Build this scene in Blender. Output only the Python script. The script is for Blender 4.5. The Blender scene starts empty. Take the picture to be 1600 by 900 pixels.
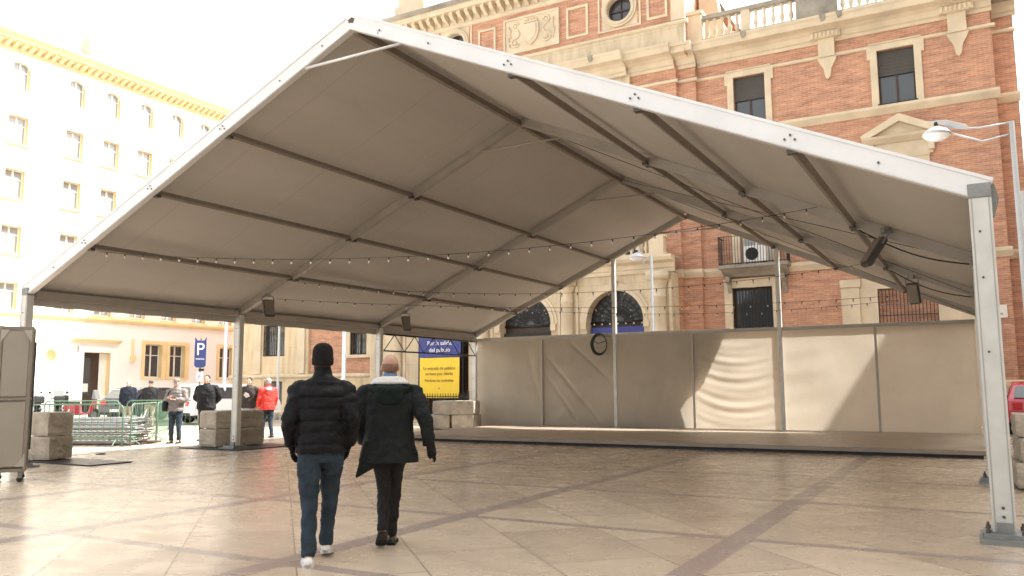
import bpy, math, random
from math import pi, sin, cos, radians as R
from mathutils import Vector, Matrix
random.seed(7)
S = bpy.context.scene
COL = S.collection

# ------------------------------------------------------------------ materials
def new_mat(name):
    m = bpy.data.materials.new(name); m.use_nodes = True
    nt = m.node_tree; b = nt.nodes['Principled BSDF']
    return m, nt, b
def N(nt, t, **kw):
    n = nt.nodes.new(t)
    for k, v in kw.items():
        if k in n.inputs.keys() if hasattr(n.inputs, 'keys') else False: n.inputs[k].default_value = v
        else: setattr(n, k, v)
    return n
def ramp(nt, stops):
    r = nt.nodes.new('ShaderNodeValToRGB'); e = r.color_ramp.elements
    while len(e) < len(stops): e.new(0.5)
    for i, (p, c) in enumerate(stops):
        e[i].position = p; e[i].color = (*c, 1)
    return r
def mat(name, col, rough=.7, metal=0, var=.12, scale=3, bump=.1, bscale=60, spec=.5, detail=5, dirt=None, coat=0):
    """plain coloured surface with uneven tone and fine relief"""
    m, nt, b = new_mat(name); L = nt.links
    tc = nt.nodes.new('ShaderNodeTexCoord')
    n1 = nt.nodes.new('ShaderNodeTexNoise'); n1.inputs['Scale'].default_value = scale; n1.inputs['Detail'].default_value = detail
    L.new(tc.outputs['Object'], n1.inputs['Vector'])
    lo = tuple(c * (1 - var) for c in col); hi = tuple(min(1, c * (1 + var)) for c in col)
    r = ramp(nt, [(.3, dirt or lo), (.5, col), (.7, hi)])
    L.new(n1.outputs['Fac'], r.inputs['Fac']); L.new(r.outputs['Color'], b.inputs['Base Color'])
    b.inputs['Roughness'].default_value = rough; b.inputs['Metallic'].default_value = metal
    b.inputs['Specular IOR Level'].default_value = spec
    if coat: b.inputs['Coat Weight'].default_value = coat; b.inputs['Coat Roughness'].default_value = .05
    if bump:
        n2 = nt.nodes.new('ShaderNodeTexNoise'); n2.inputs['Scale'].default_value = bscale; n2.inputs['Detail'].default_value = 4
        L.new(tc.outputs['Object'], n2.inputs['Vector'])
        bp = nt.nodes.new('ShaderNodeBump'); bp.inputs['Strength'].default_value = bump; bp.inputs['Distance'].default_value = .02
        L.new(n2.outputs['Fac'], bp.inputs['Height']); L.new(bp.outputs['Normal'], b.inputs['Normal'])
    return m
def fabric(name, col, trans, var=.06, scale=.7, bump=.15, streak=False):
    m, nt, b = new_mat(name); L = nt.links
    nt.nodes.remove(b)
    out = nt.nodes['Material Output']
    tc = nt.nodes.new('ShaderNodeTexCoord')
    n1 = nt.nodes.new('ShaderNodeTexNoise'); n1.inputs['Scale'].default_value = scale; n1.inputs['Detail'].default_value = 6
    mp = nt.nodes.new('ShaderNodeMapping')
    if streak: mp.inputs['Scale'].default_value = (1.6, .35, 1.6)
    L.new(tc.outputs['Object'], mp.inputs['Vector']); L.new(mp.outputs['Vector'], n1.inputs['Vector'])
    r = ramp(nt, [(.3, tuple(c*(1-var*1.6) for c in col)), (.5, col), (.75, tuple(c*(1+var) for c in col))])
    L.new(n1.outputs['Fac'], r.inputs['Fac'])
    d = nt.nodes.new('ShaderNodeBsdfPrincipled'); d.inputs['Roughness'].default_value = .55; d.inputs['Specular IOR Level'].default_value = .25
    t = nt.nodes.new('ShaderNodeBsdfTranslucent'); mx = nt.nodes.new('ShaderNodeMixShader'); mx.inputs['Fac'].default_value = trans
    n2 = nt.nodes.new('ShaderNodeTexNoise'); n2.inputs['Scale'].default_value = 5; n2.inputs['Detail'].default_value = 5
    L.new(tc.outputs['Object'], n2.inputs['Vector'])
    bp = nt.nodes.new('ShaderNodeBump'); bp.inputs['Strength'].default_value = bump; bp.inputs['Distance'].default_value = .05
    L.new(n2.outputs['Fac'], bp.inputs['Height']); L.new(bp.outputs['Normal'], d.inputs['Normal'])
    L.new(r.outputs['Color'], d.inputs['Base Color']); L.new(r.outputs['Color'], t.inputs['Color'])
    if streak:
        sx = nt.nodes.new('ShaderNodeSeparateXYZ'); L.new(tc.outputs['Object'], sx.inputs[0])
        a_ = nt.nodes.new('ShaderNodeMath'); a_.operation = 'PINGPONG'; a_.inputs[1].default_value = .895; L.new(sx.outputs['Y'], a_.inputs[0])
        b_ = nt.nodes.new('ShaderNodeMath'); b_.operation = 'LESS_THAN'; b_.inputs[1].default_value = .018; L.new(a_.outputs[0], b_.inputs[0])
        c_ = nt.nodes.new('ShaderNodeMath'); c_.operation = 'MULTIPLY'; c_.inputs[1].default_value = .14; L.new(b_.outputs[0], c_.inputs[0])
        e_ = nt.nodes.new('ShaderNodeMix'); e_.data_type = 'RGBA'; e_.inputs['B'].default_value = (.2, .18, .15, 1)
        L.new(c_.outputs[0], e_.inputs['Factor']); L.new(r.outputs['Color'], e_.inputs['A']); L.new(e_.outputs['Result'], d.inputs['Base Color']); L.new(e_.outputs['Result'], t.inputs['Color'])
    else:
        L.new(r.outputs['Color'], d.inputs['Base Color']); L.new(r.outputs['Color'], t.inputs['Color'])
    L.new(d.outputs[0], mx.inputs[1]); L.new(t.outputs[0], mx.inputs[2]); L.new(mx.outputs[0], out.inputs['Surface'])
    return m
def brick_mat(name, c1, c2, mortar):
    m, nt, b = new_mat(name); L = nt.links
    tc = nt.nodes.new('ShaderNodeTexCoord'); sx = nt.nodes.new('ShaderNodeSeparateXYZ'); L.new(tc.outputs['Object'], sx.inputs[0])
    ad = nt.nodes.new('ShaderNodeMath'); ad.operation = 'ADD'; L.new(sx.outputs['X'], ad.inputs[0]); L.new(sx.outputs['Y'], ad.inputs[1])
    cx = nt.nodes.new('ShaderNodeCombineXYZ'); L.new(ad.outputs[0], cx.inputs['X']); L.new(sx.outputs['Z'], cx.inputs['Y'])
    bt = nt.nodes.new('ShaderNodeTexBrick'); L.new(cx.outputs[0], bt.inputs['Vector'])
    bt.inputs['Color1'].default_value = (*c1, 1); bt.inputs['Color2'].default_value = (*c2, 1); bt.inputs['Mortar'].default_value = (*mortar, 1)
    bt.inputs['Scale'].default_value = 1; bt.inputs['Brick Width'].default_value = .30; bt.inputs['Row Height'].default_value = .075
    bt.inputs['Mortar Size'].default_value = .008; bt.inputs['Bias'].default_value = -.1
    n1 = nt.nodes.new('ShaderNodeTexNoise'); n1.inputs['Scale'].default_value = 1.6; n1.inputs['Detail'].default_value = 7
    mp = nt.nodes.new('ShaderNodeMapping'); mp.inputs['Scale'].default_value = (.6, .6, 3.2)
    L.new(tc.outputs['Object'], mp.inputs['Vector']); L.new(mp.outputs['Vector'], n1.inputs['Vector'])
    r = ramp(nt, [(.3, (.78, .76, .76)), (.5, (1, 1, 1)), (.72, (1.25, 1.2, 1.1))])
    L.new(n1.outputs['Fac'], r.inputs['Fac'])
    n3 = nt.nodes.new('ShaderNodeTexNoise'); n3.inputs['Scale'].default_value = 3; n3.inputs['Detail'].default_value = 3
    mp3 = nt.nodes.new('ShaderNodeMapping'); mp3.inputs['Scale'].default_value = (.8, .8, 5)
    L.new(tc.outputs['Object'], mp3.inputs['Vector']); L.new(mp3.outputs['Vector'], n3.inputs['Vector'])
    r3 = ramp(nt, [(.57, (0, 0, 0)), (.68, (1, 1, 1))]); L.new(n3.outputs['Fac'], r3.inputs['Fac'])
    mx = nt.nodes.new('ShaderNodeMix'); mx.data_type = 'RGBA'; mx.blend_type = 'MULTIPLY'; mx.inputs['Factor'].default_value = 1
    L.new(bt.outputs['Color'], mx.inputs['A']); L.new(r.outputs['Color'], mx.inputs['B'])
    mx2 = nt.nodes.new('ShaderNodeMix'); mx2.data_type = 'RGBA'; mx2.inputs['B'].default_value = (c1[0]*1.45, c1[1]*1.7, c1[2]*1.7, 1)
    mu = nt.nodes.new('ShaderNodeMath'); mu.operation = 'MULTIPLY'; mu.inputs[1].default_value = .5
    L.new(r3.outputs['Color'], mu.inputs[0]); L.new(mu.outputs[0], mx2.inputs['Factor'])
    L.new(mx.outputs['Result'], mx2.inputs['A']); L.new(mx2.outputs['Result'], b.inputs['Base Color'])
    b.inputs['Roughness'].default_value = .85
    bp = nt.nodes.new('ShaderNodeBump'); bp.inputs['Strength'].default_value = .35; bp.inputs['Distance'].default_value = .02
    L.new(bt.outputs['Fac'], bp.inputs['Height']); bp.invert = True; L.new(bp.outputs['Normal'], b.inputs['Normal'])
    return m
def stone_mat(name, col, block=(1.2, .5), line=.75, var=.12, joint=.012):
    """ashlar / rendered stone with faint block joints and rain streaks"""
    m, nt, b = new_mat(name); L = nt.links
    tc = nt.nodes.new('ShaderNodeTexCoord'); sx = nt.nodes.new('ShaderNodeSeparateXYZ'); L.new(tc.outputs['Object'], sx.inputs[0])
    ad = nt.nodes.new('ShaderNodeMath'); ad.operation = 'ADD'; L.new(sx.outputs['X'], ad.inputs[0]); L.new(sx.outputs['Y'], ad.inputs[1])
    cx = nt.nodes.new('ShaderNodeCombineXYZ'); L.new(ad.outputs[0], cx.inputs['X']); L.new(sx.outputs['Z'], cx.inputs['Y'])
    bt = nt.nodes.new('ShaderNodeTexBrick'); L.new(cx.outputs[0], bt.inputs['Vector'])
    bt.inputs['Color1'].default_value = (*col, 1); bt.inputs['Color2'].default_value = (*[c*.95 for c in col], 1)
    bt.inputs['Mortar'].default_value = (*[c*line for c in col], 1)
    bt.inputs['Scale'].default_value = 1; bt.inputs['Brick Width'].default_value = block[0]; bt.inputs['Row Height'].default_value = block[1]
    bt.inputs['Mortar Size'].default_value = joint
    n1 = nt.nodes.new('ShaderNodeTexNoise'); n1.inputs['Scale'].default_value = 1.5; n1.inputs['Detail'].default_value = 8
    mp = nt.nodes.new('ShaderNodeMapping'); mp.inputs['Scale'].default_value = (2.2, 2.2, .5)
    L.new(tc.outputs['Object'], mp.inputs['Vector']); L.new(mp.outputs['Vector'], n1.inputs['Vector'])
    r = ramp(nt, [(.28, (1-var*2, 1-var*2.1, 1-var*2.3)), (.5, (1, 1, 1)), (.75, (1+var, 1+var, 1+var))])
    L.new(n1.outputs['Fac'], r.inputs['Fac'])
    mx = nt.nodes.new('ShaderNodeMix'); mx.data_type = 'RGBA'; mx.blend_type = 'MULTIPLY'; mx.inputs['Factor'].default_value = 1
    L.new(bt.outputs['Color'], mx.inputs['A']); L.new(r.outputs['Color'], mx.inputs['B']); L.new(mx.outputs['Result'], b.inputs['Base Color'])
    b.inputs['Roughness'].default_value = .8
    return m
def floor_mat(name):
    """polished limestone slabs laid diagonally inside a grid of darker bands"""
    m, nt, b = new_mat(name); L = nt.links
    def M(op, a, bb=None, c=None):
        n = nt.nodes.new('ShaderNodeMath'); n.operation = op
        for i, v in enumerate((a, bb, c)):
            if v is None: continue
            if isinstance(v, (int, float)): n.inputs[i].default_value = v
            else: L.new(v, n.inputs[i])
        return n.outputs[0]
    tc = nt.nodes.new('ShaderNodeTexCoord'); sx = nt.nodes.new('ShaderNodeSeparateXYZ'); L.new(tc.outputs['Object'], sx.inputs[0])
    X, Y = sx.outputs['X'], sx.outputs['Y']
    def band(v, off, per, w):
        f = M('FRACT', M('DIVIDE', M('ADD', v, -off + w/2 + per*100), per))
        return M('LESS_THAN', f, w/per)
    bands = M('MAXIMUM', band(X, 13.37, 3.06, .25), band(Y, -.78, 2.78, .15))
    # diagonal slabs
    mp = nt.nodes.new('ShaderNodeMapping'); mp.inputs['Rotation'].default_value = (0, 0, R(45)); L.new(tc.outputs['Object'], mp.inputs['Vector'])
    bt = nt.nodes.new('ShaderNodeTexBrick'); L.new(mp.outputs['Vector'], bt.inputs['Vector'])
    bt.inputs['Scale'].default_value = 1; bt.inputs['Brick Width'].default_value = 1.5; bt.inputs['Row Height'].default_value = .98; bt.inputs['Mortar Size'].default_value = .008
    bt.inputs['Mortar Smooth'].default_value = .3
    bt.inputs['Color1'].default_value = (.63, .52, .40, 1); bt.inputs['Color2'].default_value = (.50, .405, .315, 1); bt.inputs['Mortar'].default_value = (.25, .20, .16, 1)
    # veins / clouds
    n1 = nt.nodes.new('ShaderNodeTexNoise'); n1.inputs['Scale'].default_value = 1.1; n1.inputs['Detail'].default_value = 9; n1.inputs['Roughness'].default_value = .62; n1.inputs['Distortion'].default_value = .7
    mp1 = nt.nodes.new('ShaderNodeMapping'); mp1.inputs['Scale'].default_value = (1, 2.2, 1); mp1.inputs['Rotation'].default_value = (0, 0, R(30))
    L.new(tc.outputs['Object'], mp1.inputs['Vector']); L.new(mp1.outputs['Vector'], n1.inputs['Vector'])
    r = ramp(nt, [(.3, (.88, .86, .85)), (.5, (1, 1, 1)), (.72, (1.08, 1.07, 1.05))]); L.new(n1.outputs['Fac'], r.inputs['Fac'])
    mx = nt.nodes.new('ShaderNodeMix'); mx.data_type = 'RGBA'; mx.blend_type = 'MULTIPLY'; mx.inputs['Factor'].default_value = 1
    L.new(bt.outputs['Color'], mx.inputs['A']); L.new(r.outputs['Color'], mx.inputs['B'])
    n2 = nt.nodes.new('ShaderNodeTexNoise'); n2.inputs['Scale'].default_value = 40; n2.inputs['Detail'].default_value = 6; L.new(tc.outputs['Object'], n2.inputs['Vector'])
    r2 = ramp(nt, [(.3, (.30, .24, .215)), (.7, (.385, .315, .28))]); L.new(n2.outputs['Fac'], r2.inputs['Fac'])
    mb = nt.nodes.new('ShaderNodeMix'); mb.data_type = 'RGBA'; L.new(bands, mb.inputs['Factor']); L.new(mx.outputs['Result'], mb.inputs['A']); L.new(r2.outputs['Color'], mb.inputs['B'])
    # spots of grime
    n5 = nt.nodes.new('ShaderNodeTexNoise'); n5.inputs['Scale'].default_value = 1.7; n5.inputs['Detail'].default_value = 3; L.new(tc.outputs['Object'], n5.inputs['Vector'])
    r5 = ramp(nt, [(.2, (.86, .85, .84)), (.42, (1, 1, 1))]); L.new(n5.outputs['Fac'], r5.inputs['Fac'])
    mg = nt.nodes.new('ShaderNodeMix'); mg.data_type = 'RGBA'; mg.blend_type = 'MULTIPLY'; mg.inputs['Factor'].default_value = 1
    L.new(mb.outputs['Result'], mg.inputs['A']); L.new(r5.outputs['Color'], mg.inputs['B'])
    # chewing-gum spots and small stains
    vo = nt.nodes.new('ShaderNodeTexVoronoi'); vo.inputs['Scale'].default_value = 2.6; L.new(tc.outputs['Object'], vo.inputs['Vector'])
    sp = nt.nodes.new('ShaderNodeSeparateColor'); L.new(vo.outputs['Color'], sp.inputs[0])
    spot = M('MULTIPLY', M('LESS_THAN', vo.outputs['Distance'], M('MULTIPLY', sp.outputs[0], .07)), M('MULTIPLY', M('GREATER_THAN', sp.outputs[1], .6), .30))
    ms = nt.nodes.new('ShaderNodeMix'); ms.data_type = 'RGBA'; ms.inputs['B'].default_value = (.14, .115, .095, 1); L.new(spot, ms.inputs['Factor']); L.new(mg.outputs['Result'], ms.inputs['A'])
    L.new(ms.outputs['Result'], b.inputs['Base Color'])
    n3 = nt.nodes.new('ShaderNodeTexNoise'); n3.inputs['Scale'].default_value = 2.3; n3.inputs['Detail'].default_value = 6; L.new(tc.outputs['Object'], n3.inputs['Vector'])
    mr = nt.nodes.new('ShaderNodeMapRange'); mr.inputs['To Min'].default_value = .22; mr.inputs['To Max'].default_value = .33; mr.inputs['From Min'].default_value = .3; mr.inputs['From Max'].default_value = .7
    L.new(n3.outputs['Fac'], mr.inputs['Value'])
    L.new(mr.outputs[0], b.inputs['Roughness'])
    b.inputs['Specular IOR Level'].default_value = .5
    bp = nt.nodes.new('ShaderNodeBump'); bp.inputs['Strength'].default_value = .003; bp.inputs['Distance'].default_value = .01
    L.new(n1.outputs['Fac'], bp.inputs['Height']); L.new(bp.outputs['Normal'], b.inputs['Normal'])
    return m

M_ = {}
M_['floor'] = floor_mat('plaza_paving')
M_['street'] = mat('street_concrete', (.42, .39, .34), .8, var=.1, scale=.8)
M_['roof_fabric'] = fabric('roof_tarpaulin', (.555, .52, .475), .07, var=.06, scale=.6, streak=True)
M_['wall_fabric'] = fabric('wall_tarpaulin', (.70, .635, .53), .37, var=.05, scale=1.2, bump=.3)
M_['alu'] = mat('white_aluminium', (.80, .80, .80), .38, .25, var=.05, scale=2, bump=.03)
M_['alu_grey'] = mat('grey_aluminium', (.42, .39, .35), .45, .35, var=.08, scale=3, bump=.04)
M_['alu_post'] = mat('scuffed_aluminium', (.62, .62, .59), .42, .3, var=.08, scale=5, bump=.06)
M_['alu_dark'] = mat('dark_purlin_metal', (.25, .215, .18), .5, .3, var=.1)  # one even dark brown-grey for purlins and trolley frames
M_['galv'] = mat('galvanised_steel', (.27, .275, .27), .5, .6, var=.15, scale=8)
M_['dark_metal'] = mat('dark_metal', (.035, .035, .037), .45, .5, var=.2)
M_['black'] = mat('black_rubber', (.02, .02, .02), .7, var=.2)
M_['bolt'] = mat('bolt_steel', (.12, .115, .11), .4, .8)
M_['brick'] = brick_mat('orange_brick', (.52, .27, .18), (.40, .185, .122), (.52, .37, .27))
M_['stone'] = stone_mat('cream_stone', (.61, .515, .375), (1.5, .62), .8)
M_['stone_plain'] = mat('cream_moulding', (.63, .535, .40), .8, var=.13, scale=1.2, bump=.12, bscale=25)
M_['stone_grey'] = mat('weathered_grey_stone', (.30, .275, .235), .9, var=.3, scale=1.4, bump=.3)
M_['yellow_wall'] = mat('pale_cream_render', (.86, .82, .72), .85, var=.03, scale=.6, bump=.05)
M_['yellow_trim'] = mat('ochre_yellow_render', (.74, .57, .30), .85, var=.08, scale=1.5, bump=.05)
M_['lime_wall'] = mat('white_stone_base', (.80, .78, .73), .8, var=.04, scale=.6, bump=.05)
M_['cornice_y'] = mat('ochre_cornice', (.74, .60, .36), .8, var=.08, scale=1.2)
M_['roof_tile'] = mat('clay_roof_tiles', (.30, .13, .07), .9, var=.2, scale=3, bump=.5, bscale=12)
M_['wood_dark'] = mat('dark_stained_wood', (.05, .028, .02), .5, var=.2, scale=6)
M_['blind'] = mat('grey_roller_blind', (.075, .07, .065), .75, var=.08, bscale=30)
M_['white_paint'] = mat('white_paint', (.78, .78, .76), .5, var=.03)
M_['curtain'] = mat('pale_curtain', (.55, .55, .52), .8, var=.15, scale=2)
def glass(name, col, rough=.06):
    m, nt, b = new_mat(name)
    b.inputs['Base Color'].default_value = (*col, 1); b.inputs['Roughness'].default_value = rough; b.inputs['Specular IOR Level'].default_value = .9
    n = nt.nodes.new('ShaderNodeTexNoise'); n.inputs['Scale'].default_value = .9; tc = nt.nodes.new('ShaderNodeTexCoord'); nt.links.new(tc.outputs['Object'], n.inputs['Vector'])
    bp = nt.nodes.new('ShaderNodeBump'); bp.inputs['Strength'].default_value = .08; bp.inputs['Distance'].default_value = .2
    nt.links.new(n.outputs['Fac'], bp.inputs['Height']); nt.links.new(bp.outputs['Normal'], b.inputs['Normal'])
    return m
M_['glass'] = glass('dark_window_glass', (.045, .055, .065))
M_['glass_dark'] = glass('dark_fanlight_glass', (.02, .02, .022), .35)  # near-black, rougher glass for the porch fanlights
M_['glass_pale'] = glass('pale_window_glass', (.30, .31, .31))
M_['deck'] = mat('worn_stage_plywood', (.36, .295, .23), .4, var=.15, scale=1.2, bump=.1)
M_['deck_edge'] = mat('stage_edge_metal', (.30, .25, .20), .4, .3, var=.1)
M_['concrete'] = mat('rough_concrete', (.42, .37, .30), .95, var=.22, scale=4, bump=.6, bscale=18)
M_['panel_grey'] = mat('grey_panel', (.33, .295, .245), .6, var=.06, scale=2, bump=.05)
M_['heater_grey'] = mat('heater_grey_metal', (.085, .08, .075), .45, .3, var=.1)
M_['green_steel'] = mat('green_painted_steel', (.10, .19, .125), .5, .2, var=.25, scale=9)
M_['skin'] = mat('skin', (.52, .30, .22), .55, var=.08, scale=20, bump=.05)
M_['hair_dark'] = mat('dark_brown_hair', (.03, .02, .015), .8, var=.4, scale=60, bump=.6, bscale=120)
M_['hair_grey'] = mat('grey_hair', (.42, .40, .37), .85, var=.2, scale=60, bump=.5, bscale=120)
M_['hair_sandy'] = mat('short_cropped_sandy_hair', (.22, .12, .085), .8, var=.2, scale=60, bump=.3, bscale=120)
def cloth(name, col, rough=.85, var=.2, s=12, bump=.3, bs=35): return mat(name, col, rough, var=var, scale=s, bump=bump, bscale=bs, spec=.25)
M_['puffer'] = mat('black_quilted_nylon', (.007, .007, .009), .6, var=.25, scale=6, bump=.5, bscale=14, spec=.2)
M_['parka'] = cloth('black_green_parka', (.012, .015, .016), .8)
M_['parka_green'] = cloth('dark_green_lining', (.008, .016, .015), .8)
M_['fleece'] = cloth('white_fleece', (.72, .70, .68), .95, .08, 30, .6, 90)
M_['jeans'] = cloth('blue_denim', (.028, .044, .062), .85, .35, 7, .4, 22)
M_['jeans_light'] = cloth('light_denim', (.30, .38, .50), .85, .2, 7, .4)
M_['trousers'] = cloth('black_trousers', (.018, .016, .018), .8)
M_['knit'] = cloth('black_knit', (.013, .012, .013), .95, .3, 40, .8, 110)
M_['leather'] = mat('black_leather', (.018, .016, .015), .35, var=.2)
M_['grey_puffer'] = cloth('grey_quilted_nylon', (.20, .18, .175), .6, .2)
M_['red_coat'] = cloth('red_anorak', (.72, .055, .045), .6, .12)
M_['brown_coat'] = cloth('dark_brown_hooded_top', (.055, .045, .04), .85)
M_['navy'] = cloth('navy_wool', (.015, .018, .03), .85)
M_['blue_bag'] = cloth('blue_bag_cloth', (.04, .07, .2), .7)
M_['bag'] = cloth('black_bag_cloth', (.015, .015, .017), .7)
M_['khaki'] = cloth('khaki_cotton', (.35, .30, .22), .85)
M_['shirt_blue'] = cloth('blue_striped_shirt', (.16, .25, .40), .85)
M_['blue_print'] = mat('blue_banner_print', (.035, .05, .24), .55, var=.15, scale=1.5)
M_['yellow_print'] = mat('yellow_banner_print', (.86, .60, .04), .55, var=.03)
M_['text_white'] = mat('white_lettering', (.85, .85, .88), .6, var=0, bump=0)
M_['text_dark'] = mat('dark_lettering', (.16, .13, .05), .6, var=0, bump=0)
M_['sign_blue'] = mat('blue_sign_enamel', (.03, .05, .19), .4, var=.05)
M_['car_white'] = mat('white_car_paint', (.78, .79, .80), .2, var=.01, bump=0, coat=1)
M_['car_dark'] = mat('dark_blue_car_paint', (.02, .025, .05), .2, var=.01, bump=0, coat=1)
M_['car_red'] = mat('red_car_paint', (.50, .03, .06), .2, var=.01, bump=0, coat=1)
M_['car_grey'] = mat('silver_car_paint', (.42, .43, .45), .25, .4, var=.01, bump=0, coat=1)
M_['tail'] = mat('red_lens', (.5, .01, .01), .2, var=0, bump=0)
M_['lens'] = mat('clear_lens', (.75, .77, .78), .15, var=0, bump=0)
M_['lamp_grey'] = mat('light_grey_lamp_paint', (.52, .53, .54), .4, .2, var=.05)
M_['lamp_diffuser'] = mat('opal_lamp_bowl', (.85, .86, .87), .25, var=.01, bump=0)
M_['cable_grey'] = mat('dark_grey_flex', (.07, .065, .06), .7)
M_['bulb'] = mat('clear_glass_bulb', (.75, .72, .66), .15, var=0, bump=0)
M_['paper'] = mat('white_notice', (.75, .74, .70), .6, var=.04)
M_['plant'] = mat('leaf_green', (.06, .11, .04), .8, var=.3)

# ------------------------------------------------------------------ mesh builder
class MB:
    def __init__(s): s.v = []; s.f = []; s.m = []; s.mi = 0
    def add(s, vs, fs):
        o = len(s.v); s.v += [tuple(v) for v in vs]; s.f += [tuple(i + o for i in f) for f in fs]; s.m += [s.mi]*len(fs); return s
    def box(s, x0, y0, z0, x1, y1, z1):
        x0, x1 = sorted((x0, x1)); y0, y1 = sorted((y0, y1)); z0, z1 = sorted((z0, z1))
        return s.add([(x0,y0,z0),(x1,y0,z0),(x1,y1,z0),(x0,y1,z0),(x0,y0,z1),(x1,y0,z1),(x1,y1,z1),(x0,y1,z1)],
                     [(0,3,2,1),(4,5,6,7),(0,1,5,4),(1,2,6,5),(2,3,7,6),(3,0,4,7)])
    def beam(s, a, b, w, h, up=(0,0,1)):
        """rectangular bar from a to b, w across, h along up"""
        a = Vector(a); b = Vector(b); d = (b - a).normalized(); u = Vector(up)
        r = d.cross(u)
        if r.length < 1e-4: r = d.cross(Vector((0, 1, 0)))
        r.normalize(); u = r.cross(d)
        r *= w/2; u *= h/2
        vs = [p + q for p in (a, b) for q in (-r-u, r-u, r+u, -r+u)]
        return s.add(vs, [(0,1,2,3),(7,6,5,4),(0,4,5,1),(1,5,6,2),(2,6,7,3),(3,7,4,0)])
    def tube(s, pts, r, n=8, cap=True, ry=None):
        pts = [Vector(p) for p in pts]; rs = r if isinstance(r, (list, tuple)) else [r]*len(pts)
        o = len(s.v); prev = None; vs = []
        for i, p in enumerate(pts):
            d = (pts[min(i+1, len(pts)-1)] - pts[max(i-1, 0)]).normalized()
            if prev is None:
                a = Vector((0,0,1)) if abs(d.z) < .9 else Vector((1,0,0))
                x = d.cross(a).normalized()
            else: x = (prev - d*prev.dot(d)).normalized()
            prev = x; y = d.cross(x)
            rr = rs[i]; ra, rb = rr if isinstance(rr, (list, tuple)) else (rr, rr)
            for k in range(n):
                t = 2*pi*k/n; vs.append(p + x*cos(t)*ra + y*sin(t)*rb)
        fs = [(i*n+k, i*n+(k+1) % n, (i+1)*n+(k+1) % n, (i+1)*n+k) for i in range(len(pts)-1) for k in range(n)]
        if cap: fs += [tuple(range(n-1, -1, -1)), tuple((len(pts)-1)*n + k for k in range(n))]
        return s.add(vs, fs)
    def rings(s, rg, n=24, pw=2.0):
        """vertical loft: (z, hx, hy, cx, cy)"""
        vs = []
        for (z, hx, hy, cx, cy) in rg:
            for k in range(n):
                t = 2*pi*k/n; c, q = cos(t), sin(t)
                e = 2/pw
                vs.append((cx + hx*abs(c)**e*(1 if c >= 0 else -1), cy + hy*abs(q)**e*(1 if q >= 0 else -1), z))
        m = len(rg)
        fs = [(i*n+k, i*n+(k+1) % n, (i+1)*n+(k+1) % n, (i+1)*n+k) for i in range(m-1) for k in range(n)]
        fs += [tuple(range(n-1, -1, -1)), tuple((m-1)*n + k for k in range(n))]
        return s.add(vs, fs)
    def ball(s, c, rx, ry=None, rz=None, n=16, m=10):
        ry = ry or rx; rz = rz or rx
        vs = [(c[0], c[1], c[2]-rz)]
        for i in range(1, m):
            a = -pi/2 + pi*i/m
            for k in range(n): vs.append((c[0]+rx*cos(a)*cos(2*pi*k/n), c[1]+ry*cos(a)*sin(2*pi*k/n), c[2]+rz*sin(a)))
        vs.append((c[0], c[1], c[2]+rz)); L = len(vs)-1
        fs = [(0, 1+(k+1) % n, 1+k) for k in range(n)]
        fs += [(1+(i*n)+k, 1+(i*n)+(k+1) % n, 1+((i+1)*n)+(k+1) % n, 1+((i+1)*n)+k) for i in range(m-2) for k in range(n)]
        fs += [(L, 1+(m-2)*n+k, 1+(m-2)*n+(k+1) % n) for k in range(n)]
        return s.add(vs, fs)
    def lathe(s, c, prof, n=16):
        """profile (r,z) round vertical axis at c"""
        vs = [(c[0]+r*cos(2*pi*k/n), c[1]+r*sin(2*pi*k/n), c[2]+z) for r, z in prof for k in range(n)]
        m = len(prof)
        fs = [(i*n+k, i*n+(k+1) % n, (i+1)*n+(k+1) % n, (i+1)*n+k) for i in range(m-1) for k in range(n)]
        fs += [tuple(range(n-1, -1, -1)), tuple((m-1)*n + k for k in range(n))]
        return s.add(vs, fs)
    def prism(s, poly, y0, y1, plane='xz'):
        """closed polygon (convex or simple) extruded between y0 and y1"""
        n = len(poly)
        if plane == 'xz': vs = [(a, y0, b) for a, b in poly] + [(a, y1, b) for a, b in poly]
        elif plane == 'yz': vs = [(y0, a, b) for a, b in poly] + [(y1, a, b) for a, b in poly]
        else: vs = [(a, b, y0) for a, b in poly] + [(a, b, y1) for a, b in poly]
        fs = [tuple(range(n)), tuple(range(2*n-1, n-1, -1))] + [(i, i+n, (i+1) % n + n, (i+1) % n) for i in range(n)]
        return s.add(vs, fs)
    def ringarc(s, cx, cz, r0, r1, y0, y1, a0=0, a1=pi, n=20):
        """flat arch ring in the xz plane"""
        closed = abs(a1-a0-2*pi) < 1e-6
        vs = []
        for i in range(n+1):
            a = a0+(a1-a0)*i/n
            for (r, y) in ((r0, y0), (r1, y0), (r1, y1), (r0, y1)): vs.append((cx+r*cos(a), y, cz+r*sin(a)))
        fs = [(i*4+k, i*4+(k+1) % 4, i*4+4+(k+1) % 4, i*4+4+k) for i in range(n) for k in range(4)]
        if not closed: fs += [(0, 3, 2, 1), (n*4, n*4+1, n*4+2, n*4+3)]
        return s.add(vs, fs)
    def build(s, name, mt, parent=None, smooth=False, bevel=0, sub=None):
        me = bpy.data.meshes.new(name)
        off = Vector((0, 0, 0))
        if sub is not None: off = Vector(sub)
        me.from_pydata([(v[0]-off[0], v[1]-off[1], v[2]-off[2]) for v in s.v], [], s.f)
        for mm in (mt if isinstance(mt, (list, tuple)) else [mt]): me.materials.append(M_[mm] if isinstance(mm, str) else mm)
        me.polygons.foreach_set('material_index', s.m)
        me.update()
        import bmesh as _b
        bm = _b.new(); bm.from_mesh(me); _b.ops.recalc_face_normals(bm, faces=bm.faces); bm.to_mesh(me); bm.free()
        if smooth: me.polygons.foreach_set('use_smooth', [True]*len(me.polygons))
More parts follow.
